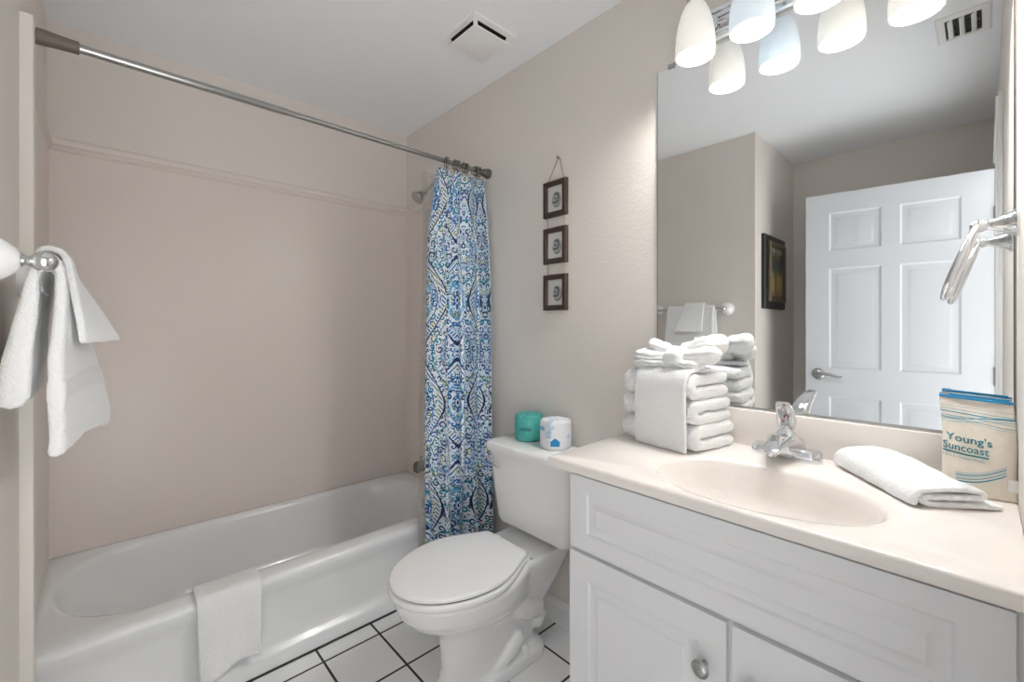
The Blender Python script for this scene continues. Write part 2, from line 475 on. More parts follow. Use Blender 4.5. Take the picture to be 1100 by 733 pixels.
# ================================================================== BATHTUB
TX0, TX1, TY0, TY1, RZ = XA+.002, XR-.002, YT, YB-.002, .375
tub = thing('bathtub', 'white enamel alcove bathtub with a rounded rim and flat apron', 'bathtub', (.6, 2.08, 0))
bm = new()
cx, cy = (TX0+TX1)/2, (TY0+TY1)/2; hx, hy = (TX1-TX0)/2, (TY1-TY0)/2
def rr(ox0, ox1, oy0, oy1, r, z, n=14):
    x0, x1, y0, y1 = TX0+ox0, TX1-ox1, TY0+oy0, TY1-oy1
    return [(p[0], p[1], z) for p in rrect((x0+x1)/2, (y0+y1)/2, (x1-x0)/2, (y1-y0)/2, r, n)]
rings = [rr(.0, .0, .004, 0, .004, RZ-.04), rr(0, 0, 0, 0, .006, RZ-.024), rr(0, 0, .001, 0, .008, RZ-.014), rr(.002, .002, .007, .002, .012, RZ-.005),
         rr(.006, .006, .018, .006, .02, RZ), rr(.02, .04, .06, .03, .12, RZ+.001), rr(.032, .07, .082, .042, .25, RZ-.001),
         rr(.038, .08, .092, .05, .27, RZ-.007), rr(.048, .088, .099, .056, .27, RZ-.022), rr(.075, .095, .107, .062, .27, RZ-.07),
         rr(.17, .105, .118, .072, .235, .22), rr(.24, .118, .128, .085, .22, .13), rr(.29, .14, .15, .11, .19, .09), rr(.34, .19, .19, .16, .15, .078), rr(.5, .3, .27, .25, .08, .075)]
loft(bm, rings, False, True)
part('basin', bm, M['tub'], tub, angle=60)
bm = new()
prof = [(YT+.004, RZ-.045), (YT+.004, RZ-.038), (YT+.012, RZ-.06), (YT+.028, RZ-.10), (YT+.036, .10), (YT+.034, .072), (YT+.026, .055), (YT+.016, .045), (YT+.012, .03), (YT+.012, 0), (YT+.09, 0), (YT+.09, RZ-.045)]
prof = [(YT+.0005, RZ-.026), (YT+.004, RZ-.045), (YT+.014, RZ-.065), (YT+.026, RZ-.10), (YT+.030, .16), (YT+.030, .125), (YT+.022, .108), (YT+.006, .098), (YT-.002, .085), (YT-.004, FZ), (YT+.06, FZ), (YT+.06, RZ-.04)]
loft(bm, [[(x, y, z) for y, z in prof] for x in (TX0+.001, TX1-.001)])
part('apron', bm, M['tub'], tub, angle=50)
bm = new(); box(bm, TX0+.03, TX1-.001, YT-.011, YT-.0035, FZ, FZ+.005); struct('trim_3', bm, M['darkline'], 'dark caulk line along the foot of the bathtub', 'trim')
bm = new(); lathe(bm, [(.03, 0), (.034, .004), (.033, .008), (.02, .011), (.0, .011)], (XR-.093, 2.06, .305), (-1, 0, .16)); part('overflow_plate', bm, M['nickel'], tub, label='brushed metal overflow plate')
bm = new(); lathe(bm, [(.026, 0), (.028, .003), (.02, .006), (.0, .005)], (XR-.28, 2.08, .0755)); part('drain', bm, M['nickel'], tub)

# spout
sp = thing('tub_spout', 'grey metal tub spout seen through the clear liner', 'tub spout', (XR-T, 2.06, .52))
bm = new()
for (x, z0, z1, hw) in ():
    pass
rings = []
for k, (x, zc, hz, hw) in enumerate([(0, 0, .024, .024), (-.02, 0, .024, .024), (-.06, -.001, .023, .024), (-.12, -.006, .028, .026), (-.148, -.011, .028, .024), (-.156, -.012, .022, .019)]):
    rings.append([(XR-T+x, 2.06+p[0], .52+zc+p[1]) for p in rrect(0, 0, hw, hz, min(hw, hz)*.6, 4)])
loft(bm, rings); part('body', bm, M['ringm'], sp)
bm = new(); lathe(bm, [(.034, 0), (.034, .004), (.026, .008), (0, .008)], (XR-T, 2.06, .52), (-1, 0, 0)); part('flange', bm, M['ringm'], sp)
bm = new(); lathe(bm, [(.004, 0), (.004, .018), (.008, .02), (.008, .028), (0, .03)], (XR-T-.12, 2.06, .54)); part('diverter_knob', bm, M['ringm'], sp)

# shower head
sh = thing('shower', 'grey shower head on a bent arm beside the clear liner', 'shower', (XR, 2.04, 2.03))
bm = new(); tube(bm, [(XR, 2.04, 2.035), (XR-.04, 2.04, 2.045), (XR-.07, 2.04, 2.03), (XR-.115, 2.04, 1.985)], .010, 12); part('arm', bm, M['nickel'], sh)
bm = new(); lathe(bm, [(.03, 0), (.028, .005), (.012, .010), (0, .010)], (XR, 2.04, 2.035), (-1, 0, 0)); part('flange', bm, M['nickel'], sh)
bm = new(); lathe(bm, [(.010, -.02), (.014, 0), (.017, .012), (.014, .022), (.022, .038), (.034, .062), (.036, .070), (.033, .074), (0, .073)], (XR-.112, 2.04, 1.988), (-.75, 0, -.66)); part('shower_head', bm, M['nickel'], sh)

# ================================================================== ROD, RINGS, CURTAIN, LINER
RY, RH = 1.645, 2.005
rod = thing('shower_curtain_rod', 'long steel tension rod spanning the tub opening', 'curtain rod', ((XL+XR)/2, RY, RH))
XMID = .46
bm = new(); tube(bm, [(XL+.07, RY, RH), (XMID, RY, RH)], .0118, 20); part('outer_tube', bm, M['rod'], rod)
bm = new(); tube(bm, [(XMID-.01, RY, RH), (XR-.03, RY, RH)], .0100, 20); part('inner_tube', bm, M['rod'], rod)
bm = new(); lathe(bm, [(.017, 0), (.0195, .004), (.0200, .03), (.0175, .07), (.0165, .085), (.0165, .100), (.0118, .102)], (XL+.002, RY, RH), (1, 0, 0)); part('end_cap', bm, M['cap'], rod, label='taupe plastic cone cap')
bm = new(); lathe(bm, [(.024, 0), (.024, .012), (.019, .016), (.019, .03), (.015, .034), (.0118, .06)], (XR-.001, RY, RH), (-1, 0, 0)); part('end_cap', bm, M['ringm'], rod, label='pewter coloured end cap')

# curtain: gathered accordion of cloth, UV in metres along the cloth
CX1 = 1.352
def cpath(t, h):
    """t 0..1 along gathered width, h 0 top..1 bottom -> x, y"""
    x1 = CX1+.004*min(1, h*4); x0 = 1.075-.040*min(1, h*6)-.012*min(1, h*1.6)
    nf = 4.3
    a = 2*PI*nf*(t**1.05)+.35
    amp = .022+.022*min(1, h*3)
    amp *= 1+.30*math.sin(t*9+1.3)
    x = x0+(x1-x0)*t+.012*math.sin(2*a+.6)*(.6+.4*h)+.004*math.sin(h*7+t*8)
    y = RY-.018*min(1, h*3)-.030*h*t-.012*t*min(1, h*5)+amp*math.sin(a+.5*math.sin(h*4+t*5))+.005*math.sin(h*6+t*17)
    return min(x, XR-.004), y
def sheet(name, path, zt, zb, nt_, nh, m, lab, cat, loc, thick, arcfn=None, ztop=None):
    bm = new(); uvl = bm.loops.layers.uv.new('UVMap')
    arc = [0]
    for i in range(1, nt_+1):
        a, b = path((i-1)/nt_, .5), path(i/nt_, .5); arc.append(arc[-1]+math.hypot(b[0]-a[0], b[1]-a[1]))
    L = Vector(loc); g = []
    for j in range(nh+1):
        h = j/nh; row = []
        for i in range(nt_+1):
            t = i/nt_; x, y = path(t, h)
            top = zt+(ztop(t) if ztop else 0)
            v = bm.verts.new(Vector((x, y, top+(zb-top)*h))-L); row.append((v, arc[i], top+(zb-top)*h))
        g.append(row)
    for j in range(nh):
        for i in range(nt_):
            q = (g[j][i], g[j][i+1], g[j+1][i+1], g[j+1][i])
            f = bm.faces.new([a[0] for a in q])
            for lp, a in zip(f.loops, q): lp[uvl].uv = (a[1], a[2])
    me = finish(name, bm, m, angle=180, doubles=False)
    o = bpy.data.objects.new(name, me); C.objects.link(o); o.location = loc
    o['label'] = lab; o['category'] = cat
    md = o.modifiers.new('t', 'SOLIDIFY'); md.thickness = thick; md.offset = 0
    return o
sheet('shower_curtain', cpath, 1.972, .22, 190, 90, M['curtain'], 'white fabric shower curtain printed in blue, navy and teal paisley, gathered at the rod end', 'shower curtain', (1.2, RY, .22), .0016,
      ztop=lambda t: .010*math.cos(2*PI*11*t)-.006)
def lpath(t, h):
    x0 = 1.026-.034*h; x1 = 1.34
    x = x0+(x1-x0)*t+.003*math.sin(h*9+t*11)
    y = RY+.054+.009*math.sin(t*26+h*1.5)*min(1, t*3)-.010*math.exp(-(t/.03)**2)-.006*h
    return x, y
sheet('shower_liner', lpath, 1.955, .16, 70, 50, M['liner'], 'clear vinyl liner hanging behind the printed shower curtain', 'shower liner', (1.2, RY+.045, .2), .0006)

def ring_bm():
    bm = new(); torus(bm, (0, 0, 0), .0195, .0022, (1, 0, 0), 22, 8)
    for a in (-.5, 0, .5): sphere(bm, (0, -.0195*math.sin(a*1.2)*1, .0195*math.cos(a*1.2)+.001), .0042, 8)
    tube(bm, [(0, 0, -.0195), (0, -.003, -.028), (0, -.001, -.034)], .0018, 6)
    return bm
ring_me = finish('curtain_ring', ring_bm(), M['ringm'])
for k, x in enumerate([1.118, 1.128, 1.165, 1.176, 1.188, 1.215, 1.226, 1.237, 1.281, 1.29, 1.30, 1.311]):
    o = bpy.data.objects.new('curtain_ring', ring_me); C.objects.link(o); o.location = (x, RY, RH-.0055)
    o.rotation_euler = (rnd.uniform(-.1, .1), 0, rnd.uniform(-.35, .35))
    o['label'] = 'small pewter curtain ring bunched with the others at the rod end'; o['category'] = 'curtain ring'; o['group'] = 'curtain rings on the shower rod'

# ================================================================== TOWEL BAR (left wall) AND ITS TOWELS
BX, BZ, BY0, BY1 = XL+.077, 1.374, 1.104, 1.60-.02
tb = thing('towel_bar', 'chrome towel bar with white porcelain posts on the left wall', 'towel bar', (XL, (BY0+BY1)/2, BZ))
bm = new(); tube(bm, [(BX, BY0, BZ), (BX, BY1, BZ)], .008, 16); part('bar', bm, M['chrome'], tb)
for y in (BY0, BY1):
    bm = new(); lathe(bm, [(.039, 0), (.0405, .003), (.0405, .012), (.037, .024), (.029, .036), (.020, .045), (.013, .050), (0, .050)], (XL, y, BZ), (1, 0, 0)); p = part('post', bm, M['porcelain'], tb, label='white porcelain bell shaped post')
    bm = new(); lathe(bm, [(.011, .048), (.0135, .050), (.0105, .053), (.007, .056), (.008, .060), (.011, .063)], (XL, y, BZ), (1, 0, 0)); part('collar', bm, M['chrome'], p)
    bm = new(); sphere(bm, (BX, y, BZ), .0178, 24); part('finial', bm, M['chrome'], tb, label='round chrome ball finial')

bm = new()
mp = lambda a, b, w: (a, w, b)
def fl(a, b, t):
    drop = max(0, BZ-b)/.35
    if a > BX-.004: return (.070*t*min(1, drop*1.1), .015*math.sin(t*3)*drop, 0)
    return (-.004*t*drop, 0, (.0))
ribbon(bm, [(BX-.043, 1.135), (BX-.036, 1.20), (BX-.028, 1.28), (BX-.017, 1.36), (BX, BZ+.018), (BX+.0165, 1.36), (BX+.013, 1.28), (BX+.010, 1.18), (BX+.009, 1.09), (BX+.008, 1.03)],
       [.040, .038, .028, .016, .015, .015, .018, .022, .024, .022], 1.155, 1.46, mp, 40, .0035, 14, fl, 1)
tw = single('hand_towel', bm, M['terry'], 'white hand towel folded over the towel bar on the left wall', 'towel', (BX, 1.31, 1.03), angle=180)
bm = new()
ribbon(bm, [(BX+.0098, 1.158), (BX+.0096, 1.125)], .0255, 1.156, 1.459, mp, 40, .0035, 14, fl, 1, dense=6)
part('woven_band', bm, M['weave'], tw, label='flat woven stripe across the towel')
bm = new()
def fl2(a, b, t):
    drop = max(0, BZ-b)/.14
    return ((.055*t)*drop if a > BX else -.002, 0, (.03*t if a > BX else 0)*drop)
ribbon(bm, [(BX-.010, 1.33), (BX-.020, 1.37), (BX-.012, BZ+.031), (BX+.004, BZ+.037), (BX+.022, BZ+.022), (BX+.030, 1.34), (BX+.037, 1.29), (BX+.044, 1.235)],
       [.006, .008, .010, .011, .012, .012, .013, .012], 1.215, 1.34, mp, 20, .002, 18, fl2, 2)
single('washcloth', bm, M['terry'], 'small white washcloth draped over the hand towel on the bar', 'washcloth', (BX, 1.28, 1.25), angle=180)

# washcloth over the tub rim
bm = new()
ribbon(bm, [(YT+.105, RZ-.075), (YT+.100, RZ-.03), (YT+.086, RZ+.0055), (YT+.06, RZ+.009), (YT+.025, RZ+.009), (YT+.0, RZ+.003), (YT-.0105, RZ-.02), (YT-.011, RZ-.06), (YT-.010, RZ-.14), (YT-.014, RZ-.20), (YT-.022, RZ-.246)],
       [.012]*9+[.015, .017], .212, .398, lambda a, b, w: (w, a, b), 36, .0014, 20,
       lambda a, b, t: (-.012*max(0, RZ-b)/.2*math.sin(t*7), .02*t*max(0, RZ-b-.04)/.2, .012*(RZ-b)/.2*(.5-t)), 5)
bt = single('washcloth', bm, M['terry'], 'white washcloth draped over the front rim of the bathtub', 'washcloth', (.3, YT, .13), angle=180)
bm = new()
ribbon(bm, [(YT+.004, .21), (YT+.004, .16), (YT+.002, .128)], .009, .222, .392, lambda a, b, w: (w, a, b), 30, .0012, 20,
       lambda a, b, t: (0, .028*t-.006, 0), 6)
part('under_fold', bm, M['terry'], bt, angle=180)

# ================================================================== TOILET
TC = 1.222   # centre line
to = thing('toilet', 'white two-piece toilet with its lid closed', 'toilet', (.95, TC, FZ))
def egg(xf, xb, hw, z, n=72, wb=None, mid=.46):
    """bowl / seat outline: elliptical front (tip xf, towards -x), narrowing to a nearly straight back at xb"""
    wb = hw*.66 if wb is None else wb
    xm = xb+(xf-xb)*mid; pts = []
    nf = n//2; nb = n-nf
    for k in range(nf): # front half from -y side to +y side
        t = -PI/2+PI*k/nf
        pts.append((xm+(xf-xm)*math.cos(t), TC+hw*math.sin(t), z))
    r = min(.03, wb*.5)
    bk = []
    m = nb//3
    for k in range(m):
        q = k/m; x = xm+(xb-r-xm)*q; w_ = hw+(wb-hw)*(q*q*(1.6-.6*q)); bk.append((x, w_))
    for k in range(nb//2-m):
        a = PI/2*k/(nb//2-m); bk.append((xb-r+r*math.sin(a), wb-r+r*math.cos(a)))
    pts += [(x, TC+w_, z) for x, w_ in bk]
    pts += [(xb, TC, z)] if nb % 2 else []
    pts += [(x, TC-w_, z) for x, w_ in reversed(bk)]
    return pts
SH = .415    # rim height
bm = new()
def e2(xf, xb, hw, z, wb=None): return egg(xf, xb, hw, z, 72, wb)
loft(bm, [e2(.795, 1.22, .100, FZ, .07), e2(.795, 1.22, .100, FZ+.015, .07), e2(.81, 1.21, .088, FZ+.04, .06), e2(.818, 1.20, .083, .12, .06), e2(.815, 1.20, .083, .18, .06), e2(.808, 1.19, .088, .235, .06), e2(.785, 1.18, .105, .265, .07),
         e2(.735, 1.17, .138, .295, .09), e2(.695, 1.16, .161, .325, .10), e2(.670, 1.15, .175, .355, .11), e2(.658, 1.145, .182, .385, .12), e2(.655, 1.14, .185, .400, .125), e2(.657, 1.14, .184, SH-.004, .125), e2(.664, 1.135, .178, SH, .12)])
rings = []
for z, x0, x1, hw in ((FZ+.02, 1.02, 1.19, .060), (.12, 1.02, 1.20, .058), (.18, 1.02, 1.24, .062), (.24, 1.01, 1.29, .074), (.30, 1.00, 1.325, .092), (.345, .99, 1.335, .110), (.38, .98, 1.34, .124), (.405, .98, 1.34, .131), (SH+.004, .98, 1.34, .132), (SH+.012, .99, 1.336, .127)):
    rings.append([(p[0], p[1], z) for p in rrect((x0+x1)/2, TC, (x1-x0)/2, hw, .05, 6)])
loft(bm, rings)
for s in (-1, 1):
    tube(bm, [(.99, TC+s*.050, .33), (1.05, TC+s*.056, .29), (1.10, TC+s*.058, .245), (1.15, TC+s*.055, .215), (1.20, TC+s*.050, .20), (1.225, TC+s*.035, .165), (1.21, TC+s*.03, .12)], [.02, .040, .046, .044, .042, .042, .04], 20)
    tube(bm, [(.93, TC+s*.072, FZ+.025), (1.00, TC+s*.082, FZ+.052), (1.05, TC+s*.086, FZ+.082), (1.085, TC+s*.080, FZ+.105), (1.10, TC+s*.06, FZ+.115)], [.010, .020, .027, .027, .02], 16)
loft(bm, [[(p[0], p[1], z) for p in rrect(1.06, TC, .165-o, .114-o, .06, 8)] for z, o in ((FZ, 0), (FZ+.028, .0), (FZ+.038, .006), (FZ+.043, .018))])
bo = part('bowl', bm, M['porcelain'], to, angle=180, doubles=False)
md = bo.modifiers.new('r', 'REMESH'); md.mode = 'VOXEL'; md.voxel_size = .0045; md.use_smooth_shade = True
md = bo.modifiers.new('s', 'SMOOTH'); md.factor = .6; md.iterations = 9
for s in (-1, 1):
    bm = new(); lathe(bm, [(.015, .03), (.015, .058), (.013, .066), (.007, .071), (0, .072)], (1.11, TC+s*.090, FZ)); part('bolt_cap', bm, M['seat'], to)
# seat and lid
def ringset(xf, xb, hw, z0, z1, r):
    return [egg(xf+r, xb-r, hw-r, z0), egg(xf+r*.3, xb-r*.3, hw-r*.3, z0+r*.3), egg(xf, xb, hw, z0+r), egg(xf, xb, hw, z1-r), egg(xf+r*.3, xb-r*.3, hw-r*.3, z1-r*.3), egg(xf+r, xb-r, hw-r, z1)]
bm = new(); loft(bm, ringset(.640, 1.105, .192, SH+.004, SH+.026, .007)); part('seat', bm, M['seat'], to, angle=60)
bm = new(); loft(bm, ringset(.650, 1.100, .182, SH+.026, SH+.0295, .001)); part('seat_gap_shade', bm, M['darkline'], to)  # dark layer painted in as the shade between seat and lid
bm = new()
rg = ringset(.643, 1.108, .188, SH+.0295, SH+.045, .006)
rg += [egg(.66, 1.09, .17, SH+.0465), egg(.70, 1.05, .13, SH+.049), egg(.78, .98, .06, SH+.050)]
loft(bm, rg); part('lid', bm, M['seat'], to, angle=60)
for s in (-1, 1):
    bm = new(); box(bm, 1.095, 1.128, TC+s*.075-.02, TC+s*.075+.02, SH+.010, SH+.034, .006); part('hinge', bm, M['seat'], to)
    bm = new(); lathe(bm, [(.006, 0), (.006, .003), (0, .004)], (1.122, TC+s*.112, SH+.011)); part('screw', bm, M['nickel'], to)
# tank
TB, TTOP = .455, .755
bm = new()
YT0, YT1 = 1.420, .975
yc, hw = (YT0+YT1)/2, (YT0-YT1)/2
def trr(x0, x1, dy, r, z): return [(p[0], p[1], z) for p in rrect((x0+x1)/2, yc, (x1-x0)/2, hw-dy, r, 8)]
loft(bm, [trr(1.22, 1.335, .05, .03, TB), trr(1.20, 1.342, .035, .035, TB+.006), trr(1.192, 1.345, .026, .035, TB+.03), trr(1.18, 1.348, .014, .035, TB+.15), trr(1.168, 1.35, .004, .035, TTOP)])
tk = part('tank', bm, M['porcelain'], to, angle=50)
bm = new()
loft(bm, [trr(1.165, 1.352, .0, .035, TTOP-.004), trr(1.156, 1.355, -.008, .04, TTOP), trr(1.153, 1.356, -.010, .042, TTOP+.010), trr(1.153, 1.356, -.010, .042, TTOP+.022), trr(1.156, 1.354, -.006, .04, TTOP+.030), trr(1.166, 1.350, .004, .035, TTOP+.035)])
part('tank_lid', bm, M['porcelain'], to, angle=40)
bm = new()
hy = YT0-.035
tube(bm, [(1.172, hy, .725), (1.150, hy, .725)], [.012, .010], 14)
lathe(bm, [(.016, 0), (.016, .005), (.01, .008), (0, .008)], (1.172, hy, .725), (-1, 0, 0))
tube(bm, [(1.150, hy+.006, .727), (1.146, hy-.02, .722), (1.145, hy-.05, .710), (1.147, hy-.072, .700)], [.0075, .0085, .0085, .006], 12)
part('flush_lever', bm, M['chrome'], tk, label='chrome flush lever')

# ------------------------------------------------------------------ toilet rolls on the tank
TZ = TTOP+.035
def wrap_mat(name, kind):
    m = mat(name, srgb(235, 235, 235), .55)
    nt = m.node_tree; b = nt.nodes['Principled BSDF']; L = nt.links.new
    tc = nt.nodes.new('ShaderNodeTexCoord'); s = nt.nodes.new('ShaderNodeSeparateXYZ'); L(tc.outputs['Object'], s.inputs[0])
    th = mth(nt, 'ARCTAN2', s.outputs[1], s.outputs[0]); z = s.outputs[2]
    if kind == 'teal':
        n = nt.nodes.new('ShaderNodeTexVoronoi'); n.inputs['Scale'].default_value = 120; L(tc.outputs['Object'], n.inputs['Vector'])
        w = nt.nodes.new('ShaderNodeTexNoise'); w.inputs['Scale'].default_value = 45; w.inputs['Detail'].default_value = 5; L(tc.outputs['Object'], w.inputs['Vector'])
        c = mixc(nt, w.outputs['Fac'], srgb(40, 146, 142), srgb(98, 190, 180))
        c = mixc(nt, mth(nt, 'LESS_THAN', n.outputs['Distance'], .22), c, srgb(26, 118, 122))
        zb = mth(nt, 'LESS_THAN', mth(nt, 'ABSOLUTE', mth(nt, 'SUBTRACT', z, .052)), .007)
        th2 = mth(nt, 'LESS_THAN', mth(nt, 'ABSOLUTE', mth(nt, 'ADD', th, 2.6)), .42)
        seg = mth(nt, 'GREATER_THAN', mth(nt, 'SINE', mth(nt, 'MULTIPLY', th, 60)), -.3)
        c = mixc(nt, mth(nt, 'MULTIPLY', mth(nt, 'MULTIPLY', zb, th2), seg), c, srgb(12, 88, 96))
        L(c, b.inputs['Base Color'])
    else:
        w = nt.nodes.new('ShaderNodeTexNoise'); w.inputs['Scale'].default_value = 30; w.inputs['Detail'].default_value = 5; L(tc.outputs['Object'], w.inputs['Vector'])
        c = mixc(nt, mth(nt, 'GREATER_THAN', w.outputs['Fac'], .60), srgb(232, 234, 236), srgb(188, 208, 226))
        def at(a0, wa, z0, wz): 
            return mth(nt, 'MULTIPLY', mth(nt, 'LESS_THAN', mth(nt, 'ABSOLUTE', mth(nt, 'SUBTRACT', th, a0)), wa), mth(nt, 'LESS_THAN', mth(nt, 'ABSOLUTE', mth(nt, 'SUBTRACT', z, z0)), wz))
        # pale blue banner, blue house shape, thin lines
        c = mixc(nt, at(2.75, .30, .080, .008), c, srgb(120, 184, 216))
        ln = mth(nt, 'GREATER_THAN', mth(nt, 'SINE', mth(nt, 'MULTIPLY', z, 900)), .2)
        c = mixc(nt, mth(nt, 'MULTIPLY', at(-2.95, .22, .060, .012), ln), c, srgb(110, 165, 200))
        da = mth(nt, 'ABSOLUTE', mth(nt, 'ADD', th, 2.45))
        roof = mth(nt, 'LESS_THAN', mth(nt, 'ADD', mth(nt, 'MULTIPLY', da, .045), z), .050)
        hs = mth(nt, 'MULTIPLY', mth(nt, 'MULTIPLY', mth(nt, 'LESS_THAN', da, .30), mth(nt, 'GREATER_THAN', z, .018)), roof)
        c = mixc(nt, hs, c, srgb(28, 130, 190))
        L(c, b.inputs['Base Color'])
    bp = nt.nodes.new('ShaderNodeBump'); bp.inputs['Strength'].default_value = .5; bp.inputs['Distance'].default_value = .004
    n3 = nt.nodes.new('ShaderNodeTexNoise'); n3.inputs['Scale'].default_value = 40; L(tc.outputs['Object'], n3.inputs['Vector'])
    L(n3.outputs['Fac'], bp.inputs['Height']); L(bp.outputs['Normal'], b.inputs['Normal'])
    return m
M['tealwrap'] = wrap_mat('teal_tissue_wrapper', 'teal'); M['whitewrap'] = wrap_mat('white_printed_wrapper', 'white')
def roll(x, y, r, h, m, lab, sides, rot, seed, grp, puck=0):
    t = thing('toilet_roll', lab, 'toilet roll', (x, y, TZ), grp)
    bm = new(); rings = []
    n = 48
    for z, f in ((0, .86), (.003, .95), (.012, 1), (h*.3, 1.01), (h*.6, 1.01), (h-.012, 1), (h-.003, .95), (h, .84), (h+.001, .5), (h-.004, .24)):
        ring = []
        for k in range(n):
            a = 2*PI*k/n+rot
            pol = 1-(.045 if sides else .012)*(1-math.cos((sides or 8)*(a-rot)))*.5
            q = Vector((math.cos(a), math.sin(a), z*12+seed))
            rr_ = r*f*pol*(1+.02*noise.noise(q*2.5))
            ring.append((x+rr_*math.cos(a), y+rr_*math.sin(a), TZ+z+.0008*math.sin(5*a+seed)*(1 if z > .02 else 0)))
        rings.append(ring)
    loft(bm, rings); part('wrapper', bm, m, t, angle=50)
    bm = new()
    bmc = lathe(new(), [(.012, -.006), (.013, .0), (.011, .003), (.004, .001), (0, 0)], (x, y, TZ+h-.003), n=16)
    for v in bmc.verts:
        d = Vector((v.co.x-x, v.co.y-y, 0)); v.co.z += .0015*math.sin(6*math.atan2(d.y, d.x))
    merge(bm, bmc); part('paper_tuck', bm, m, t)
    return t
roll(1.302, 1.303, .058, .108, M['tealwrap'], 'toilet roll wrapped in teal patterned tissue on the toilet tank', 0, 0, 1.0, 'toilet rolls on the tank')
roll(1.288, 1.140, .060, .112, M['whitewrap'], 'toilet roll in white paper with a blue house mark on the toilet tank', 6, .3, 4.0, 'toilet rolls on the tank')

# ================================================================== VANITY CABINET
VX, VY0, VY1, VZ = .872, YE+.004, .722, CT-.026
va = thing('vanity_cabinet', 'white painted vanity cabinet with two raised panel doors', 'cabinet', (1.1, .34, 0))
bm = new()
box(bm, VX+.018, XR-.002, VY1-.018, VY1, FZ, VZ)              # left side
box(bm, VX+.018, XR-.002, VY0, VY0+.018, FZ, VZ)
box(bm, VX+.07, XR-.002, VY0, VY1, .13, .148); box(bm, XR-.012, XR-.002, VY0, VY1, .09, VZ)
box(bm, VX+.07, VX+.085, VY0+.018, VY1-.018, FZ, .13)     # toe kick
box(bm, VX, VX+.018, VY1-.03, VY1-.0, FZ, VZ); box(bm, VX, VX+.018, VY0, VY0+.03, FZ, VZ)
box(bm, VX, VX+.018, VY0+.03, VY1-.03, VZ-.03, VZ); box(bm, VX, VX+.018, VY0+.03, VY1-.03, .68, .72); box(bm, VX, VX+.018, VY0+.03, VY1-.03, .13, .16); box(bm, VX, VX+.018, .30, .352, .16, .68)
part('body', bm, M['cabinet'], va, False)
lev = [(0, 0), (.006, -.0005), (.011, -.0045), (.020, -.0045), (.026, -.003), (.034, .001), (.036, .0025)]
mapc = lambda u, v, d: (VX-.014-d, u, v)
bm = new(); panelled(bm, [VY0+.012, VY0+.06, VY1-.055, VY1-.012], [.714, .748, .860, .893], {(1, 1)}, mapc, .0135, lev); part('false_drawer_front', bm, M['cabinet'], va, angle=20)
for a, b, ky in ((.332, VY1-.010, .372), (VY0+.010, .322, .282)):
    bm = new(); panelled(bm, [a, a+.05, b-.05, b], [.145, .20, .648, .703], {(1, 1)}, mapc, .0135, lev); d = part('door', bm, M['cabinet'], va, angle=20)
    bm = new(); lathe(bm, [(.006, 0), (.006, .012), (.012, .016), (.0165, .02), (.017, .025), (.0145, .027), (.013, .0265), (.010, .029), (0, .0295)], (VX-.014, ky, .605), (-1, 0, 0), 28); part('knob', bm, M['nickel'], d, label='round brushed nickel knob')

# countertop with moulded oval basin and backsplash
ct = thing('countertop', 'cream cultured marble countertop with moulded oval sink and backsplash', 'countertop', (1.1, .37, CT))
CXF, CYL = .853, .782
bm = new()
N = 96
SX, SY, AX, AY = 1.035, .340, .150, .222
def rect_pt(t, x0, x1, y0, y1):
    c, s = math.cos(t), math.sin(t)
    # ray from sink centre to the rectangle
    k = min(((x1-SX)/c if c > 1e-9 else (x0-SX)/c if c < -1e-9 else 1e9), ((y1-SY)/s if s > 1e-9 else (y0-SY)/s if s < -1e-9 else 1e9))
    return SX+c*k, SY+s*k
x0, x1, y0, y1 = CXF, XR-.001, YE+.001, CYL
angs = [2*PI*k/N for k in range(N)]+[math.atan2(yy-SY, xx-SX) % (2*PI) for xx in (x0, x1) for yy in (y0, y1)]
angs = sorted(angs)
def rectring(i, z): return [(*rect_pt(t, x0+i, x1-(0 if i < .01 else i*.0), y0, y1-i), z) for t in angs]
def ell(fx, fy, z, ox=0):
    out = []
    for t in angs:
        px, py = rect_pt(t, x0, x1, y0, y1); a = math.atan2((py-SY)/AY, (px-SX)/AX)
        out.append((SX+ox+AX*fx*math.cos(a), SY+AY*fy*math.sin(a), z))
    return out
rings = [rectring(.02, CT-.026), rectring(.003, CT-.026), rectring(0, CT-.022), rectring(0, CT-.006), rectring(.002, CT-.002), rectring(.006, CT),
         ell(1.13, 1.10, CT), ell(1.11, 1.085, CT-.0012), ell(1.03, 1.03, CT-.003), ell(.995, .995, CT-.006), ell(.965, .97, CT-.014), ell(.92, .935, CT-.035), ell(.85, .87, CT-.07, .004), ell(.72, .74, CT-.10, .008), ell(.5, .5, CT-.118, .012), ell(.2, .14, CT-.125, .015)]
loft(bm, rings, False, True)
part('sink_top', bm, M['counter'], ct, angle=50)
bm = new(); box(bm, XR-.020, XR-.001, YE+.001, CYL, CT-.002, 1.024, .004); part('backsplash', bm, M['counter'], ct)
bm = new(); lathe(bm, [(.022, 0), (.023, .002), (.018, .003), (.014, .001), (0, .001)], (SX+.015, SY, CT-.1245)); part('drain', bm, M['chrome'], ct)

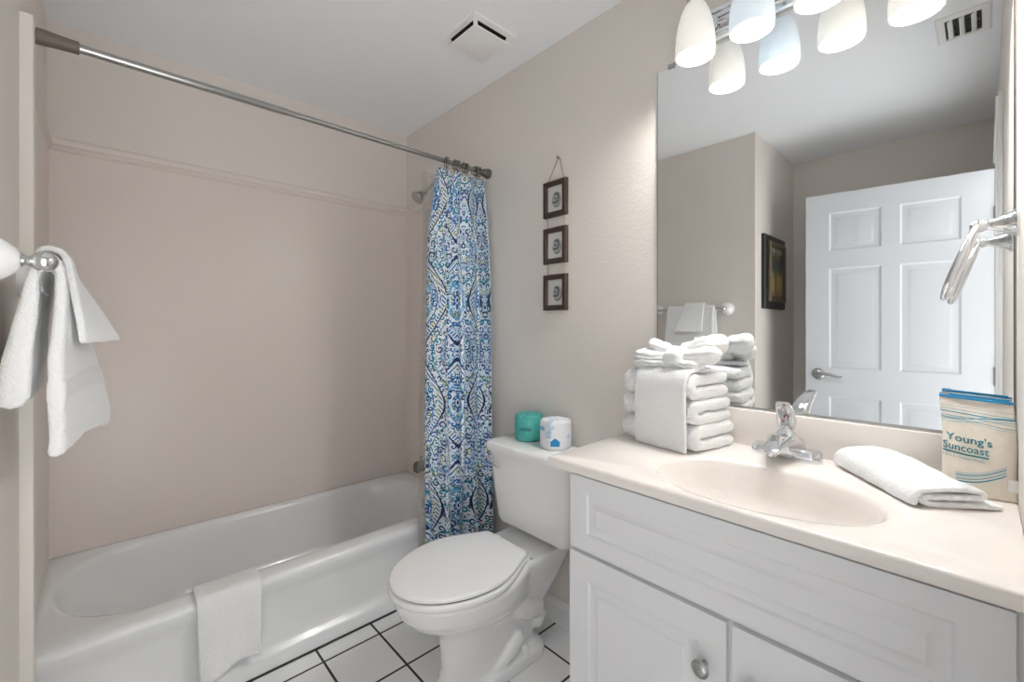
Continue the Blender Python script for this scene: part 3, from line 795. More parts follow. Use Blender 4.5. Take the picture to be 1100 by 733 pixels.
# ================================================================== FAUCET
FX, FY = 1.298, .353
fa = thing('faucet', 'chrome centre-set faucet with a lever handle behind the sink', 'faucet', (FX, FY, CT))
bm = new()
def yrr(hx_, hy_, z, r): return [(FX+p[0], FY+p[1], z) for p in rrect(0, 0, hx_, hy_, r, 8)]
loft(bm, [yrr(.027, .079, CT, .022), yrr(.028, .080, CT+.004, .023), yrr(.027, .079, CT+.021, .022), yrr(.023, .075, CT+.028, .018), yrr(.012, .06, CT+.030, .010)])
part('base_plate', bm, M['chrome'], fa, angle=50)
bm = new()
sec = [(.024, .0, .034, .036, .022), (.005, .0, .043, .054, .026), (-.02, .0, .041, .060, .024), (-.05, .008, .034, .058, .020), (-.08, .020, .027, .052, .016), (-.11, .029, .021, .043, .012), (-.125, .029, .018, .038, .009), (-.130, .031, .009, .033, .006)]
rings = []
for dx, zb, hw_, zt, r in sec:
    zc = CT+(zb+zt)/2; hz = (zt-zb)/2; r = min(r, hz*.95, hw_*.95)
    rings.append([(FX+dx, FY+p[0], zc+p[1]+.004) for p in rrect(0, 0, hw_, hz, r, 6)])
loft(bm, rings); part('spout', bm, M['chrome'], fa, angle=60)
bm = new(); lathe(bm, [(.010, 0), (.011, .010), (.0, .011)], (FX-.112, FY, CT+.036), (0, 0, -1)); part('aerator', bm, M['chrome'], fa)
bm = new(); lathe(bm, [(.024, .045), (.024, .058), (.020, .066), (.012, .074), (.010, .082), (0, .084)], (FX, FY, CT)); part('valve_cap', bm, M['chrome'], fa)
# lever: flat flared loop rising up and forward
bm = new()
rings = []
for k, (dx, z, hw_, hz, dy) in enumerate([(.014, .068, .013, .012, 0), (.012, .084, .021, .017, 0), (.004, .102, .0225, .017, 0), (-.014, .120, .021, .011, -.002), (-.040, .136, .018, .007, -.006), (-.066, .148, .015, .005, -.011), (-.080, .152, .009, .003, -.013)]):
    d = Vector((-.45, 0, .9)).normalized() if k < 3 else Vector((-.85, 0, .5)).normalized()
    nrm = Vector((d.z, 0, -d.x))
    c0 = Vector((FX+dx, FY+dy, CT+z))
    rings.append([c0+Vector((0, 1, 0))*p[0]+nrm*p[1] for p in rrect(0, 0, hw_, hz, min(hw_, hz)*.85, 5)])
loft(bm, rings); hd = part('lever', bm, M['chrome'], fa, angle=60)
bm = new(); sphere(bm, (FX-.020, FY+.001, CT+.096), .0034, 10, (.8, 1, 1.1)); part('index_button', bm, M['redp'], hd, label='red and pink temperature mark')
bm = new(); tube(bm, [(FX+.021, FY+.0, CT+.02), (FX+.021, FY, CT+.062)], .0025, 8); sphere(bm, (FX+.021, FY, CT+.066), .0052, 10); part('lift_rod', bm, M['chrome'], fa)

# ================================================================== MIRROR
MY0, MY1, MZ0, MZ1 = YE+.003, .752, 1.028, 2.117
mi = thing('wall_mirror', 'large frameless wall mirror above the countertop', 'mirror', (XR, (MY0+MY1)/2, MZ0))
bm = new(); box(bm, XR-.0055, XR-.001, MY0, MY1, MZ0, MZ1); part('backing', bm, M['medge'], mi, False)
bm = new(); box(bm, XR-.0065, XR-.0055, MY0+.001, MY1-.002, MZ0+.002, MZ1-.001); part('glass', bm, M['mirror'], mi, False)
for y in (.70, .1):
    bm = new(); box(bm, XR-.010, XR-.001, y-.012, y+.012, MZ1-.008, MZ1+.008, .002); part('clip', bm, M['nickel'], mi)
bm = new(); box(bm, XR-.009, XR-.001, MY0, MY1, MZ0-.005, MZ0+.003, .001); part('bottom_channel', bm, M['nickel'], mi)

# ================================================================== VANITY LIGHT
LY = [.570, .419, .268, .117]; LX = XR-.120; LAMP_W = 5.6
vl = thing('vanity_light', 'chrome bar light with four frosted glass shades above the mirror', 'wall light', (XR, .343, 2.2))
bm = new()
prof = [(0, -.045), (.012, -.045), (.016, -.040), (.016, -.030), (.012, -.027), (.018, -.022), (.018, -.012), (.014, -.009), (.021, -.005), (.021, .005), (.014, .009), (.018, .012), (.018, .022), (.012, .027), (.016, .030), (.016, .040), (.012, .045), (0, .045)]
PZ = 2.178
loft(bm, [[(XR-a*1.2, y, PZ+b*1.15) for a, b in prof] for y in (-.015, .665)]); part('backplate', bm, M['chrome'], vl, angle=25)
shade_w = shade_mat('frosted_glass_warm', (1, .985, .95, 1), .0)
shade_b = shade_mat('frosted_glass_cool', (.87, .945, 1, 1), .0)
bulb_w = shade_mat('lit_bulb_warm', (1, .95, .88, 1), 14); bulb_b = shade_mat('lit_bulb_cool', (.74, .88, 1, 1), 14)
def glassy(m, c, e):
    nt = m.node_tree; out = nt.nodes['Material Output']; p = nt.nodes['Principled BSDF']
    p.inputs['Emission Strength'].default_value = e
    tl = nt.nodes.new('ShaderNodeBsdfTranslucent'); tl.inputs[0].default_value = c
    mx = nt.nodes.new('ShaderNodeMixShader'); mx.inputs[0].default_value = .018
    nt.links.new(p.outputs[0], mx.inputs[1]); nt.links.new(tl.outputs[0], mx.inputs[2]); nt.links.new(mx.outputs[0], out.inputs[0])
glassy(shade_w, (1, .985, .95, 1), .14); glassy(shade_b, (.87, .945, 1, 1), .14)
for k, y in enumerate(LY):
    cool = (k == 1)
    bm = new(); tube(bm, [(XR-.02, y, PZ), (XR-.06, y, PZ+.005), (LX-.0, y, PZ+.04), (LX, y, PZ+.06)], .007, 12); ar = part('lamp_arm', bm, M['chrome'], vl)
    bm = new(); lathe(bm, [(.028, 0), (.026, .006), (.012, .012), (0, .012)], (XR-.024, y, PZ), (-1, 0, 0)); part('boss', bm, M['chrome'], ar)
    bm = new(); lathe(bm, [(.0, .048), (.010, .046), (.022, .040), (.024, .016), (.018, .010), (0, .010)], (LX, y, PZ+.012)); part('socket', bm, M['chrome'], ar)
    # bell shade, open at the bottom, thick glass
    Zb = 2.043
    o = [(.0535, 0), (.0545, .012), (.054, .035), (.0515, .065), (.046, .095), (.038, .122), (.029, .142), (.021, .152)]
    i = [(r-.0035, h) for r, h in reversed(o)]
    bm = new()
    ring = lambda r, h: [(LX+r*math.cos(2*PI*q/40), y+r*math.sin(2*PI*q/40), Zb+h) for q in range(40)]
    pr = o+[(.0, .153)]
    rs = [ring(r, h) for r, h in i[1:]]   # inner from top to bottom
    rs = [ring(r, h) for r, h in i]+[ring(r, h) for r, h in o]+[ring(.012, .156)]
    loft(bm, rs, False, True)
    s = part('lamp_shade', bm, shade_b if cool else shade_w, vl, angle=60, label='cool blue-white frosted shade' if cool else None)
    bm = new(); lathe(bm, [(0, -.046), (.012, -.044), (.022, -.034), (.026, -.02), (.024, -.004), (.016, .014), (.013, .03), (0, .03)], (LX, y, Zb+.095)); part('bulb', bm, bulb_b if cool else bulb_w, s)
    ld = bpy.data.lights.new('lamp_light', 'POINT'); ld.energy = LAMP_W; ld.shadow_soft_size = .022; ld.color = (.80, .91, 1) if cool else (1, .955, .89)
    lo = bpy.data.objects.new('lamp_light', ld); C.objects.link(lo); lo.location = (LX, y, Zb+.028)

# ================================================================== TOWEL RING (end wall)
RX, RZ_ = 1.237, 1.456
tr = thing('towel_ring', 'chrome towel ring on the end wall beside the mirror', 'towel ring', (RX, YE, RZ_))
bm = new(); lathe(bm, [(.027, 0), (.027, .004), (.021, .010), (.015, .022), (.010, .036), (.009, .042), (.012, .048), (.012, .058), (.007, .064), (0, .065)], (RX, YE, RZ_), (0, 1, 0)); part('post', bm, M['chrome'], tr)
bm = new()
pts = []
n = 40
for k in range(n+1):
    a = PI/2+2*PI*k/n
    rr_ = .068
    lx = .062*math.cos(a)*(1-.28*math.sin(a)); lz = .072*math.sin(a)-.072
    pts.append((RX+lx, YE+.054-lz*.32, RZ_+lz*.95))
tube(bm, pts, .0056, 12, False); part('ring', bm, M['chrome'], tr)

# ================================================================== HANGING PICTURE TRIO
hp = thing('hanging_photo_frames', 'three small dark wood photo frames strung on a cord beside the mirror', 'picture frames', (XR, 1.212, 1.32))
def photo_mat(name, seed):
    m = mat(name, srgb(200, 200, 200), .4)
    nt = m.node_tree; b = nt.nodes['Principled BSDF']; L = nt.links.new
    tc = nt.nodes.new('ShaderNodeTexCoord'); mp_ = nt.nodes.new('ShaderNodeMapping'); mp_.inputs['Location'].default_value = (seed, seed*2, 0)
    L(tc.outputs['Object'], mp_.inputs[0])
    w = nt.nodes.new('ShaderNodeTexWave'); w.wave_type = 'RINGS'; w.rings_direction = 'X'; w.inputs['Scale'].default_value = 16; w.inputs['Distortion'].default_value = 5
    L(tc.outputs['Object'], w.inputs[0])
    s = nt.nodes.new('ShaderNodeSeparateXYZ'); L(tc.outputs['Object'], s.inputs[0])
    r = mth(nt, 'SQRT', mth(nt, 'ADD', mth(nt, 'POWER', mth(nt, 'MULTIPLY', mth(nt, 'ADD', s.outputs[1], .006+seed*.002), 1.3), 2), mth(nt, 'POWER', mth(nt, 'ADD', s.outputs[2], .004), 2)))
    c = mixc(nt, w.outputs['Fac'], srgb(70, 72, 74), srgb(168, 168, 166))
    L(mixc(nt, mth(nt, 'GREATER_THAN', r, .032), c, srgb(205, 205, 202)), b.inputs['Base Color'])
    return m
for k, zt in enumerate((1.864, 1.671, 1.477)):
    y0, y1, z0 = 1.143, 1.268, zt-.148
    bm = new(); rings = []
    for o, d in ((0, .001), (0, .016), (.003, .019), (.018, .019), (.021, .016), (.021, .006)):
        rings.append([(XR-d, y0+o, z0+o), (XR-d, y1-o, z0+o), (XR-d, y1-o, zt-o), (XR-d, y0+o, zt-o)])
    loft(bm, rings, True, False); fr = part('frame', bm, M['frame'], hp, angle=30)
    bm = new(); yc_, zc_ = (y0+y1)/2, (z0+zt)/2; box(bm, XR-.008, XR-.006, y0+.02, y1-.02, z0+.02, zt-.02)
    w_ = wloc(fr)
    o = bpy.data.objects.new('photo', None)
    for v in bm.verts: v.co -= Vector((XR, yc_, zc_))
    o = bpy.data.objects.new('photo', finish('photo', bm, photo_mat('grey_shell_print', k), False)); C.objects.link(o); o.parent = fr
    o.location = Vector((XR, yc_, zc_))-w_
for yy in (1.160, 1.250):
    bm = new(); tube(bm, [(XR-.007, yy, 1.34), (XR-.007, yy, 1.86)], .0021, 6); part('cord', bm, M['twine'], hp)
bm = new(); tube(bm, [(XR-.008, 1.160, 1.86), (XR-.010, 1.181, 1.95), (XR-.010, 1.189, 1.951), (XR-.008, 1.250, 1.86)], .0021, 6); part('hanging_loop', bm, M['twine'], hp)
bm = new(); tube(bm, [(XR, 1.185, 1.947), (XR-.018, 1.185, 1.953)], .0022, 8); lathe(bm, [(.006, 0), (.006, .002), (0, .003)], (XR-.017, 1.185, 1.953), (-1, 0, .2), 12); part('nail', bm, M['nail'], hp)

# ================================================================== EXHAUST FAN, AIR REGISTER
fx0, fx1, fy0, fy1 = 1.003, 1.222, 1.288, 1.512
ef = thing('exhaust_fan', 'square white exhaust fan grille on the ceiling', 'exhaust fan', ((fx0+fx1)/2, (fy0+fy1)/2, CEIL))
bm = new(); rings = []
fcx, fcy, fh = (fx0+fx1)/2, (fy0+fy1)/2, (fx1-fx0)/2
for h, z in ((fh, CEIL), (fh, CEIL-.005), (fh-.004, CEIL-.008), (fh-.022, CEIL-.012), (fh-.024, CEIL-.008), (fh-.024, CEIL-.001)):
    rings.append([(fcx+a*h, fcy+b*h, z) for a, b in ((-1, -1), (1, -1), (1, 1), (-1, 1))])
loft(bm, rings, False, False); part('frame', bm, M['trim'], ef, angle=20)
bm = new(); box(bm, fcx-.084, fcx+.084, fcy-.084, fcy+.084, CEIL-.016, CEIL-.0005); part('throat_shade', bm, M['dark'], ef, False)  # solid dark block, its colour stands for shade behind the cover
bm = new(); box(bm, fcx-.086, fcx+.086, fcy-.086, fcy+.086, CEIL-.034, CEIL-.026, .003)
for a in (-1, 1):
    for b in (-1, 1): box(bm, fcx+a*.080-.006, fcx+a*.080+.006, fcy+b*.080-.006, fcy+b*.080+.006, CEIL-.030, CEIL-.004)
part('cover_plate', bm, M['trim'], ef, angle=30)

ax0, ax1, ay0, ay1 = .172, .385, -.018, .135
rg = thing('air_register', 'white louvred air register on the ceiling, seen in the mirror', 'vent', ((ax0+ax1)/2, (ay0+ay1)/2, CEIL))
bm = new(); rings = []
for o, z in ((0, CEIL), (0, CEIL-.003), (.006, CEIL-.007), (.026, CEIL-.008), (.028, CEIL-.001)):
    rings.append([(ax0+o, ay0+o, z), (ax1-o, ay0+o, z), (ax1-o, ay1-o, z), (ax0+o, ay1-o, z)])
loft(bm, rings, False, False); part('frame', bm, M['trim'], rg, angle=20)
bm = new(); box(bm, ax0+.027, ax1-.027, ay0+.027, ay1-.027, CEIL-.002, CEIL-.0003); part('duct_shade', bm, M['dark'], rg, False)  # flat dark sheet painted as the shade behind the louvres
for k in range(3):
    yy = ay0+.046+k*.032
    bm = new(); loft(bm, [[(x, yy-.006, CEIL-.002), (x, yy-.004, CEIL-.002), (x, yy+.003, CEIL-.010), (x, yy+.009, CEIL-.012), (x, yy+.009, CEIL-.0135), (x, yy+.001, CEIL-.012)] for x in (ax0+.027, ax1-.027)])
    part('louvre', bm, M['trim'], rg, angle=60)
for k in range(9):
    xx = ax0+.04+k*.017
    bm = new(); box(bm, xx, xx+.0015, ay0+.027, ay1-.027, CEIL-.006, CEIL-.002); part('rear_vane', bm, M['nickel'], rg, False)

# ================================================================== DOOR (open into the recess)
H = Vector((-.440, -.030)); D_ = Vector((-.337, .733)); du = (D_-H).normalized(); dn = Vector((du.y, -du.x))   # dn faces +x (towards the mirror)
DW, DH, DT = .765, 2.03, .035
dr = thing('interior_door', 'white six-panel interior door standing open', 'door', (H.x, H.y, 0))
def mapd(u, v, d):
    p = H+du*u+dn*d; return (p.x, p.y, v)
us = [0, .115, .345, .42, .65, DW]; vs = [FZ+.008, .26, .86, 1.02, 1.60, 1.70, 1.92, DH]
us = [0, .112, .345, .420, .653, DW]
dl = [(0, 0), (.010, -.006), (.018, -.006), (.030, -.0055), (.042, -.001), (.044, -.0008)]
bm = new(); panelled(bm, us, vs, {(i, j) for i in (1, 3) for j in (1, 3, 5)}, mapd, DT, dl)
part('door_leaf', bm, M['door'], dr, angle=20)
def doorpt(u, v, d): return Vector(mapd(u, v, d))
bm = new(); n3 = (dn.x, dn.y, 0)
lathe(bm, [(.033, 0), (.033, .004), (.028, .010), (.014, .014), (.011, .02), (.011, .045), (0, .047)], doorpt(DW-.062, .985, 0), n3, 28)
tube(bm, [doorpt(DW-.062, .985, .042), doorpt(DW-.085, .990, .046), doorpt(DW-.12, .988, .048), doorpt(DW-.155, .976, .048), doorpt(DW-.175, .978, .047)], [.011, .010, .009, .008, .006], 12)
part('lever_handle', bm, M['nickel'], dr, label='brushed nickel lever handle')
for z in (.25, 1.02, 1.80):
    bm = new(); tube(bm, [doorpt(-.002, z-.045, .004), doorpt(-.002, z+.045, .004)], .006, 10); part('hinge', bm, M['nickel'], dr)

# ================================================================== PICTURE IN THE RECESS
px0, px1, pz0, pz1 = -.66, -.262, 1.375, 1.842
pc = thing('framed_picture', 'framed landscape print in a black frame, seen in the mirror', 'picture', ((px0+px1)/2, YREC, pz0))
bm = new(); rings = []
for o, d in ((0, .001), (0, .018), (.008, .024), (.045, .024), (.050, .020)):
    rings.append([(px0+o, YREC-d, pz0+o), (px1-o, YREC-d, pz0+o), (px1-o, YREC-d, pz1-o), (px0+o, YREC-d, pz1-o)])
loft(bm, rings, True, False); part('outer_frame', bm, M['black'], pc, angle=20)
bm = new(); rings = []
for o, d in ((.044, .018), (.044, .036), (.052, .042), (.066, .040), (.078, .026), (.085, .024)):
    rings.append([(px0+o, YREC-d, pz0+o), (px1-o, YREC-d, pz0+o), (px1-o, YREC-d, pz1-o), (px0+o, YREC-d, pz1-o)])
loft(bm, rings, False, False); part('inner_moulding', bm, M['bronze'], pc, angle=20)
def art_mat():
    m = mat('landscape_print', srgb(90, 90, 60), .35)
    nt = m.node_tree; b = nt.nodes['Principled BSDF']; L = nt.links.new
    tc = nt.nodes.new('ShaderNodeTexCoord'); s = nt.nodes.new('ShaderNodeSeparateXYZ'); L(tc.outputs['Generated'], s.inputs[0])
    n = nt.nodes.new('ShaderNodeTexNoise'); n.inputs['Scale'].default_value = 9; n.inputs['Detail'].default_value = 6; L(tc.outputs['Generated'], n.inputs['Vector'])
    h = mth(nt, 'ADD', s.outputs[2], mth(nt, 'MULTIPLY', mth(nt, 'SUBTRACT', n.outputs['Fac'], .5), .45))
    r = nt.nodes.new('ShaderNodeValToRGB'); e = r.color_ramp.elements
    cols = [(0, srgb(120, 92, 62)), (.18, srgb(172, 140, 82)), (.38, srgb(178, 152, 84)), (.5, srgb(58, 82, 66)), (.7, srgb(44, 66, 72)), (.85, srgb(90, 84, 50)), (1, srgb(168, 172, 150))]
    while len(e) < len(cols): e.new(.5)
    for q, (p, c) in zip(e, cols): q.position = p; q.color = c
    L(h, r.inputs[0])
    tr_ = mth(nt, 'LESS_THAN', mth(nt, 'ABSOLUTE', mth(nt, 'SUBTRACT', mth(nt, 'ADD', s.outputs[0], mth(nt, 'MULTIPLY', n.outputs['Fac'], .15)), .62)), .05)
    L(mixc(nt, tr_, r.outputs[0], srgb(40, 34, 28)), b.inputs['Base Color'])
    return m
bm = new(); box(bm, px0+.08, px1-.08, YREC-.026, YREC-.022, pz0+.08, pz1-.08); part('print', bm, art_mat(), pc, False)

# ================================================================== FOLDED TOWEL STACK WITH BOW
A = Vector((1.168, .762)); B = Vector((1.135, .535)); ax_w = (B-A).normalized(); ax_d = Vector((-ax_w.y, ax_w.x))
if ax_d.x < 0: ax_d = -ax_d
SW = (B-A).length; SD = .175
def smap(d, z, w):   # d: depth from the front face, z height, w along the front face from the far end
    p = A+ax_w*w+ax_d*d; return (p.x, p.y, z)
def folded(z0, h, w0, w1, dep, seed, lab):
    t = h*.49; c = t/2
    bm = new()
    path = [(dep-.004, z0+c*.98), (dep*.6, z0+c), (.05, z0+c), (.026, z0+c*1.02), (.012, z0+c*1.25), (.0075+c*.0, z0+h/2), (.012, z0+h-c*1.25), (.026, z0+h-c*1.02), (.05, z0+h-c), (dep*.6, z0+h-c), (dep-.012, z0+h-c*1.05), (dep+.002, z0+h-c*1.5)]
    path = [(dep-.004, z0+c*.98), (dep*.6, z0+c), (.055, z0+c), (.030, z0+c*1.03), (.019, z0+c*1.4), (.016, z0+h/2), (.019, z0+h-c*1.4), (.030, z0+h-c*1.03), (.055, z0+h-c), (dep*.6, z0+h-c), (dep-.004, z0+h-c*.98)]
    ribbon(bm, path, [t*1.0]*len(path), w0, w1, smap, 44, .0042, 27, lambda a, b, q: (0, .002*math.sin(q*9+seed), 0), seed, endr=.9, dense=4)
    return single('folded_towel', bm, M['terry'], lab, 'towel', tuple(smap(SD/2, z0, SW/2)), 'folded towels in the bow-tied stack', angle=180)
zz = CT
hs = [.072, .068, .072]
labs = ['folded white bath towel at the bottom of the bow-tied stack', 'folded white bath towel in the middle of the bow-tied stack', 'folded white bath towel at the top of the bow-tied stack']
for k in range(3):
    folded(zz+.001, hs[k]-.002, -.004+.004*k, SW+.018-.006*k, SD+.01-.006*k, k+1, labs[k]); zz += hs[k]
ZT = zz
# band: hand towel wrapped down the front and over the top
bm = new()
w0, w1 = .062, SW-.001
ribbon(bm, [(.10, ZT+.008), (.05, ZT+.008), (.022, ZT+.006), (.000, ZT-.006), (-.011, ZT-.03), (-.013, ZT-.08), (-.012, ZT-.14), (-.011, CT+.040), (-.010, CT+.0065)], .012, w0, w1, smap, 28, .0012, 18, None, 9, endr=.9)
single('wrapping_towel', bm, M['terry'], 'white hand towel wrapped down the front of the towel stack', 'towel', tuple(smap(0, CT, SW/2)), angle=180)
# bow (twisted washcloth): knot, two loops, two tails
bw = thing('towel_bow', 'white washcloth tied as a bow on top of the towel stack', 'washcloth', tuple(smap(.05, ZT+.014, SW*.5)))
KW = .165  # knot position along w
def lobe(w_a, w_b, d0, d1, z0, ha, hb, dep, seed, lift, pleat=.10):
    """puffy pleated loop from the knot (w_a) out to w_b"""
    bm = new(); rings = []
    n, m = 30, 48
    for i in range(n+1):
        s = i/n; w = w_a+(w_b-w_a)*s
        env = (.40+.60*math.sin(min(1, s*1.35)*PI/2))*(math.sqrt(max(0, 1-max(0, (s-.72)/.28)**2.2)) if s > .72 else 1)
        env = max(env, .04)
        row = []
        for k in range(m):
            a = 2*PI*k/m
            pl = 1+pleat*math.cos(7*a+seed)*(1-.5*s)+.6*pleat*math.sin(11*a+3*s+seed)
            d = d0+(d1-d0)*s+dep*math.cos(a)*env*pl; z = z0+lift*s*s+(ha+(hb-ha)*s)*math.sin(a)*env*pl
            q = Vector(smap(d, max(z, ZT+.002), w)); row.append(q+noise.noise_vector(q*35+Vector((seed, 0, 0)))*.004+noise.noise_vector(q*80)*.0022)
        rings.append(row)
    loft(bm, rings); return bm
part('loop', lobe(KW+.008, .262, .045, .095, ZT+.044, .020, .026, .036, 1.0, .006), M['weave'], bw, angle=180)
part('loop', lobe(KW-.008, .020, .045, .045, ZT+.036, .017, .022, .036, 2.2, .002), M['weave'], bw, angle=180)
part('ear', lobe(KW-.02, .262, .105, .125, ZT+.068, .024, .036, .040, 3.1, .010, .05), M['weave'], bw, angle=180)
part('ear', lobe(KW-.01, .058, .085, .06, ZT+.058, .010, .020, .022, 4.4, .022, .06), M['weave'], bw, angle=180)
part('tail', lobe(KW+.005, .235, .022, .06, ZT+.024, .014, .018, .026, 5.2, -.004, .16), M['weave'], bw, angle=180)
part('tail', lobe(KW-.005, .030, .03, .025, ZT+.022, .012, .013, .026, 6.2, -.002, .16), M['weave'], bw, angle=180)
bm = new(); rings = []
for i in range(25):
    w = KW-.026+.052*i/24; e = (1-abs(i-12)/12*.0)
    f = math.sqrt(max(.05, 1-((i-12)/12.6)**6))
    row = []
    for k in range(36):
        a = 2*PI*k/36; pl = 1+.05*math.cos(9*a)
        q = Vector(smap(.045+.042*math.cos(a)*f*pl, ZT+.040+.030*math.sin(a)*f*pl, w)); row.append(q+noise.noise_vector(q*40)*.002)
    rings.append(row)
loft(bm, rings); part('knot', bm, M['weave'], bw, angle=180)

# ================================================================== HAND TOWEL LYING ON THE COUNTER
Lc = Vector((1.315, .238)); Bc = Vector((1.118, .080)); aw = (Bc-Lc).normalized(); ad = Vector((-aw.y, aw.x))
if ad.x < 0: ad = -ad
LW = (Bc-Lc).length
def hmap(d, z, w):
    p = Lc+aw*w+ad*d; return (p.x, p.y, z)
bm = new()
# layered fold: bottom layer, folded over at the far side, open layers face the right-hand end
def flh(a, b, t): return (.0, -.010*t*(b-CT)/.05+.003*math.sin(t*6)*(b-CT)/.05, 0)
def fold_path(dep, zs):
    pass
path = [(.128, CT+.0075), (.09, CT+.0072), (.03, CT+.0075), (.010, CT+.010), (.002, CT+.018), (.008, CT+.0245), (.03, CT+.025), (.07, CT+.025), (.094, CT+.0265), (.104, CT+.034), (.094, CT+.0425), (.065, CT+.0455), (.030, CT+.044), (.002, CT+.038), (-.011, CT+.026), (-.013, CT+.0105)]
ribbon(bm, path, .0138, 0, LW, hmap, 40, .0024, 20, flh, 11, endr=1.2)
single('hand_towel', bm, M['terry'], 'folded white hand towel lying on the countertop beside the sink', 'towel', tuple(hmap(.07, CT, LW/2)), angle=180)

# ================================================================== CANVAS POUCH
def canvas_mat():
    m = mat('natural_canvas', srgb(226, 214, 196), .85, bump=.1, bump_scale=500)
    nt = m.node_tree; b = nt.nodes['Principled BSDF']; L = nt.links.new
    uv = nt.nodes.new('ShaderNodeTexCoord').outputs['UV']; s = nt.nodes.new('ShaderNodeSeparateXYZ'); L(uv, s.inputs[0]); u, v = s.outputs[0], s.outputs[1]
    base = srgb(226, 218, 206); c = base
    lt = srgb(120, 172, 190); teal = srgb(36, 136, 162)
    def stripe(c, f, wdt, col, lo=None):
        return mixc(nt, mth(nt, 'LESS_THAN', mth(nt, 'ABSOLUTE', f), wdt), c, col)
    first = True
    def curve(v0, a1, k1, a2, k2, ph):
        f = mth(nt, 'ADD', mth(nt, 'MULTIPLY', mth(nt, 'SINE', mth(nt, 'ADD', mth(nt, 'MULTIPLY', u, k1), ph)), a1), v0)
        return mth(nt, 'SUBTRACT', v, f)
    for v0, a, k, ph, w, col in ((.86, .012, 3.5, 1.2, .0032, lt), (.835, .010, 3.0, 2.0, .0055, teal), (.815, .02, 4.2, 4.0, .0028, lt), (.80, .022, 4.0, 4.2, .0045, teal), (.785, .018, 3.6, .6, .003, lt),
                              (.765, .03, 3.8, 4.5, .0028, lt), (.745, .024, 3.2, .9, .0028, teal), (.73, .026, 3.4, 1.2, .002, lt), (.90, .006, 5, .4, .002, lt)):
        c = stripe(c, curve(v0, a, k, 0, 0, ph), w, col)
    # sweeping bands low right
    for off, w, col in ((0, .007, teal), (.028, .0045, teal), (.05, .0035, lt), (.068, .0055, teal), (.09, .0028, lt)):
        f = mth(nt, 'SUBTRACT', v, mth(nt, 'ADD', .13+off, mth(nt, 'MULTIPLY', mth(nt, 'POWER', mth(nt, 'MAXIMUM', mth(nt, 'SUBTRACT', u, .2), 0), 2), .30)))
        c = mixc(nt, mth(nt, 'MULTIPLY', mth(nt, 'LESS_THAN', mth(nt, 'ABSOLUTE', f), w), mth(nt, 'MULTIPLY', mth(nt, 'GREATER_THAN', u, .2), mth(nt, 'LESS_THAN', u, .86))), c, col)
    L(c, b.inputs['Base Color'])
    return m
M['canvas'] = canvas_mat()
GX, GY0, GY1, GH = 1.285, .066, -.0395, .190
def bagpt(u, v, side, off=0):
    """u 0 left(far y) ..1 right, v 0 bottom..1 top; side -1 front(-x), +1 back"""
    bulge = (.026*(1-v)**.6*.8+.006)*math.sin(PI*min(1, max(0, u)))**.45*math.sin(PI*min(1, v*.94+.06))**.35 if 0 <= v <= 1 else 0
    narrow = .006*math.sin(PI*v)
    y = GY0-.006*(1-v)+(GY1-GY0)*u
    lean = .034*v
    q = Vector((u*3.1, v*3.3, 7))
    wr = .0022*noise.noise(q*1.6)+.0012*noise.noise(q*4)
    top = -.006*math.sin(PI*u)*v**4*0
    x = GX+lean-.010*(1-u)*0+side*(bulge+.0015)+(wr+off)*(-1 if side < 0 else .5)*1
    edge = .010*(u**3)*(1-v)
    return Vector((x, y+.0015*math.sin(v*8), CT+.0015+v*GH-edge*0-.006*u*v+ .003*math.sin(PI*u)*(1-v)*0))
bg = thing('canvas_pouch', 'natural canvas zip pouch with teal print standing on the countertop corner', 'pouch', (GX, (GY0+GY1)/2, CT))
bm = new(); uvl = bm.loops.layers.uv.new('UVMap')
NU, NV = 40, 48
w = wloc(bg)
for side in (-1, 1):
    g = [[bm.verts.new(bagpt(i/NU, j/NV, side)) for i in range(NU+1)] for j in range(NV+1)]
    for j in range(NV):
        for i in range(NU):
            f = bm.faces.new((g[j][i], g[j][i+1], g[j+1][i+1], g[j+1][i]))
            for lp, (a, b_) in zip(f.loops, ((i, j), (i+1, j), (i+1, j+1), (i, j+1))): lp[uvl].uv = (a/NU, b_/NV)
    if side < 0: gf = g
    else:
        for j in range(NV):
            for i in (0, NU): bm.faces.new((gf[j][i], gf[j+1][i], g[j+1][i], g[j][i]))
        for i in range(NU):
            bm.faces.new((gf[0][i], gf[0][i+1], g[0][i+1], g[0][i]))
part('bag_body', bm, M['canvas'], bg, angle=70)
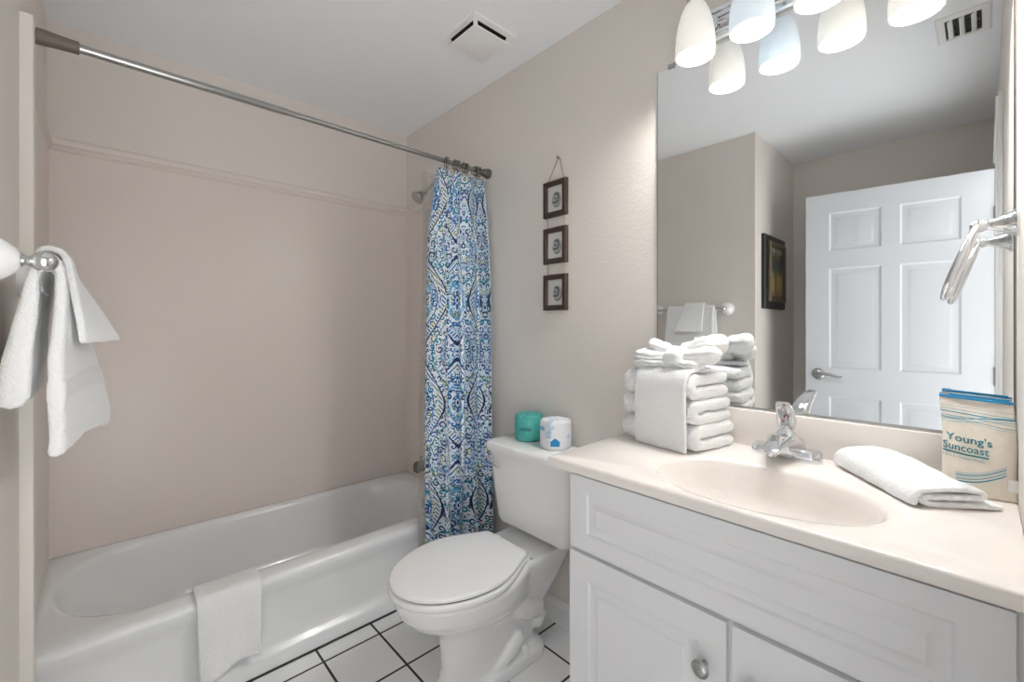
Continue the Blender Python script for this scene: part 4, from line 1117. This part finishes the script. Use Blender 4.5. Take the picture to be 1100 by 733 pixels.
# zip lips: front lip sagging slightly open, back lip straight
bm = new(); tube(bm, [tuple(bagpt(u/20, 1, -1)+Vector((-.001-.006*math.sin(PI*u/20), 0, .0005))) for u in range(21)], .0026, 8); part('zip_tape', bm, M['blue'], bg, label='bright blue zip edge')
bm = new(); tube(bm, [tuple(bagpt(u/20, 1, 1)+Vector((.003+.003*math.sin(PI*u/20), 0, .004))) for u in range(20)], .0024, 8); part('zip_tape', bm, M['blue'], bg, label='bright blue zip edge')
bm = new(); box(bm, *(lambda p: (p.x-.004, p.x-.001, p.y-.004, p.y+.009, p.z-.001, p.z+.0035))(bagpt(.1, 1, 1)+Vector((0, 0, .004))), .001); part('zip_pull', bm, M['nickel'], bg)
def printed(txt, u0, v0, size, m, name, bold=.0, sx=1.0):
    cu = bpy.data.curves.new('t', 'FONT'); cu.body = txt; cu.size = 1; cu.offset = bold; cu.resolution_u = 3
    ob = bpy.data.objects.new('t', cu); C.objects.link(ob)
    dg = bpy.context.evaluated_depsgraph_get(); dg.update()
    me = bpy.data.meshes.new_from_object(ob.evaluated_get(dg))
    C.objects.unlink(ob); bpy.data.objects.remove(ob)
    bm = new(); bm.from_mesh(me)
    bmesh.ops.triangulate(bm, faces=bm.faces)
    bw_ = abs(GY1-GY0)
    for v in bm.verts:
        x, y = v.co.x*size*sx, v.co.y*size
        v.co = bagpt(u0+x/bw_, v0+y/GH-.10*x/bw_*.25, -1, .0013)
    part(name, bm, m, bg, False, doubles=False)
printed("Young's", .055, .545, .0205, M['teal_ink'], 'lettering', .010, 1.02)
printed("Suncoast", .005, .452, .0205, M['teal_ink'], 'lettering', .010, .90)
printed("Realty & Vacation Rentals", .005, .375, .0062, M['grey_ink'], 'lettering', .0, .95)
bm = new(); NV2 = 16
vs_ = [[bm.verts.new(bagpt(.01+.80*i/NV2*.78, .425+dv-.10*.25*(.62*i/NV2), -1, .0013)) for i in range(NV2+1)] for dv in (-.008, .008)]
for i in range(NV2): bm.faces.new((vs_[0][i], vs_[0][i+1], vs_[1][i+1], vs_[1][i]))
part('underline', bm, M['teal_ink'], bg, False)
bm = new(); p = bagpt(.97, .17, -1); box(bm, p.x-.012, p.x-.010, p.y-.006, p.y+.010, p.z-.011, p.z+.012, .0004); part('side_tag', bm, M['fabtag'], bg, label='small white care tag')

# ================================================================== LIGHT
w = bpy.data.worlds.new('doorway_fill'); sc.world = w; w.use_nodes = True  # unseen fill light added behind the doorway
w.node_tree.nodes['Background'].inputs[0].default_value = (1, .99, .975, 1)
wn = w.node_tree; wt = wn.nodes.new('ShaderNodeTexCoord'); wsx = wn.nodes.new('ShaderNodeSeparateXYZ'); wn.links.new(wt.outputs['Generated'], wsx.inputs[0])
wr = wn.nodes.new('ShaderNodeMapRange'); wr.inputs[1].default_value = -.25; wr.inputs[2].default_value = .25; wr.inputs[3].default_value = 3.0; wr.inputs[4].default_value = .9
wn.links.new(wsx.outputs[2], wr.inputs[0]); wn.links.new(wr.outputs[0], wn.nodes['Background'].inputs[1])   # added fill through the doorway, stronger from below to lift the ceiling
pl = bpy.data.lights.new('doorway_portal', 'AREA'); pl.shape = 'RECTANGLE'; pl.size = DX1-DX0; pl.size_y = DZ; pl.cycles.is_portal = True
po = bpy.data.objects.new('doorway_portal', pl); C.objects.link(po); po.location = ((DX0+DX1)/2, YE-WT-.01, DZ/2); po.rotation_euler = (PI/2, 0, PI)

# ================================================================== CAMERA
cam = bpy.data.cameras.new('camera'); co = bpy.data.objects.new('camera', cam); C.objects.link(co)
F = 471
cam.sensor_width = 36; cam.lens = F/1100*36; cam.clip_start = .01
cam.shift_y = -15.5/1100
co.location = (0, 0, CAMZ); co.rotation_euler = (PI/2, 0, -math.radians(42.8))
sc.camera = co
vs = sc.view_settings
vs.view_transform = 'Standard'; vs.look = 'None'; vs.exposure = 0.36; vs.gamma = 1; vs.use_curve_mapping = False
sc.cycles.max_bounces = 14; sc.cycles.diffuse_bounces = 8; sc.cycles.glossy_bounces = 8; sc.cycles.transparent_max_bounces = 12
sc.cycles.sample_clamp_indirect = 6; sc.cycles.caustics_reflective = True; sc.cycles.blur_glossy = .3; sc.cycles.caustics_refractive = False
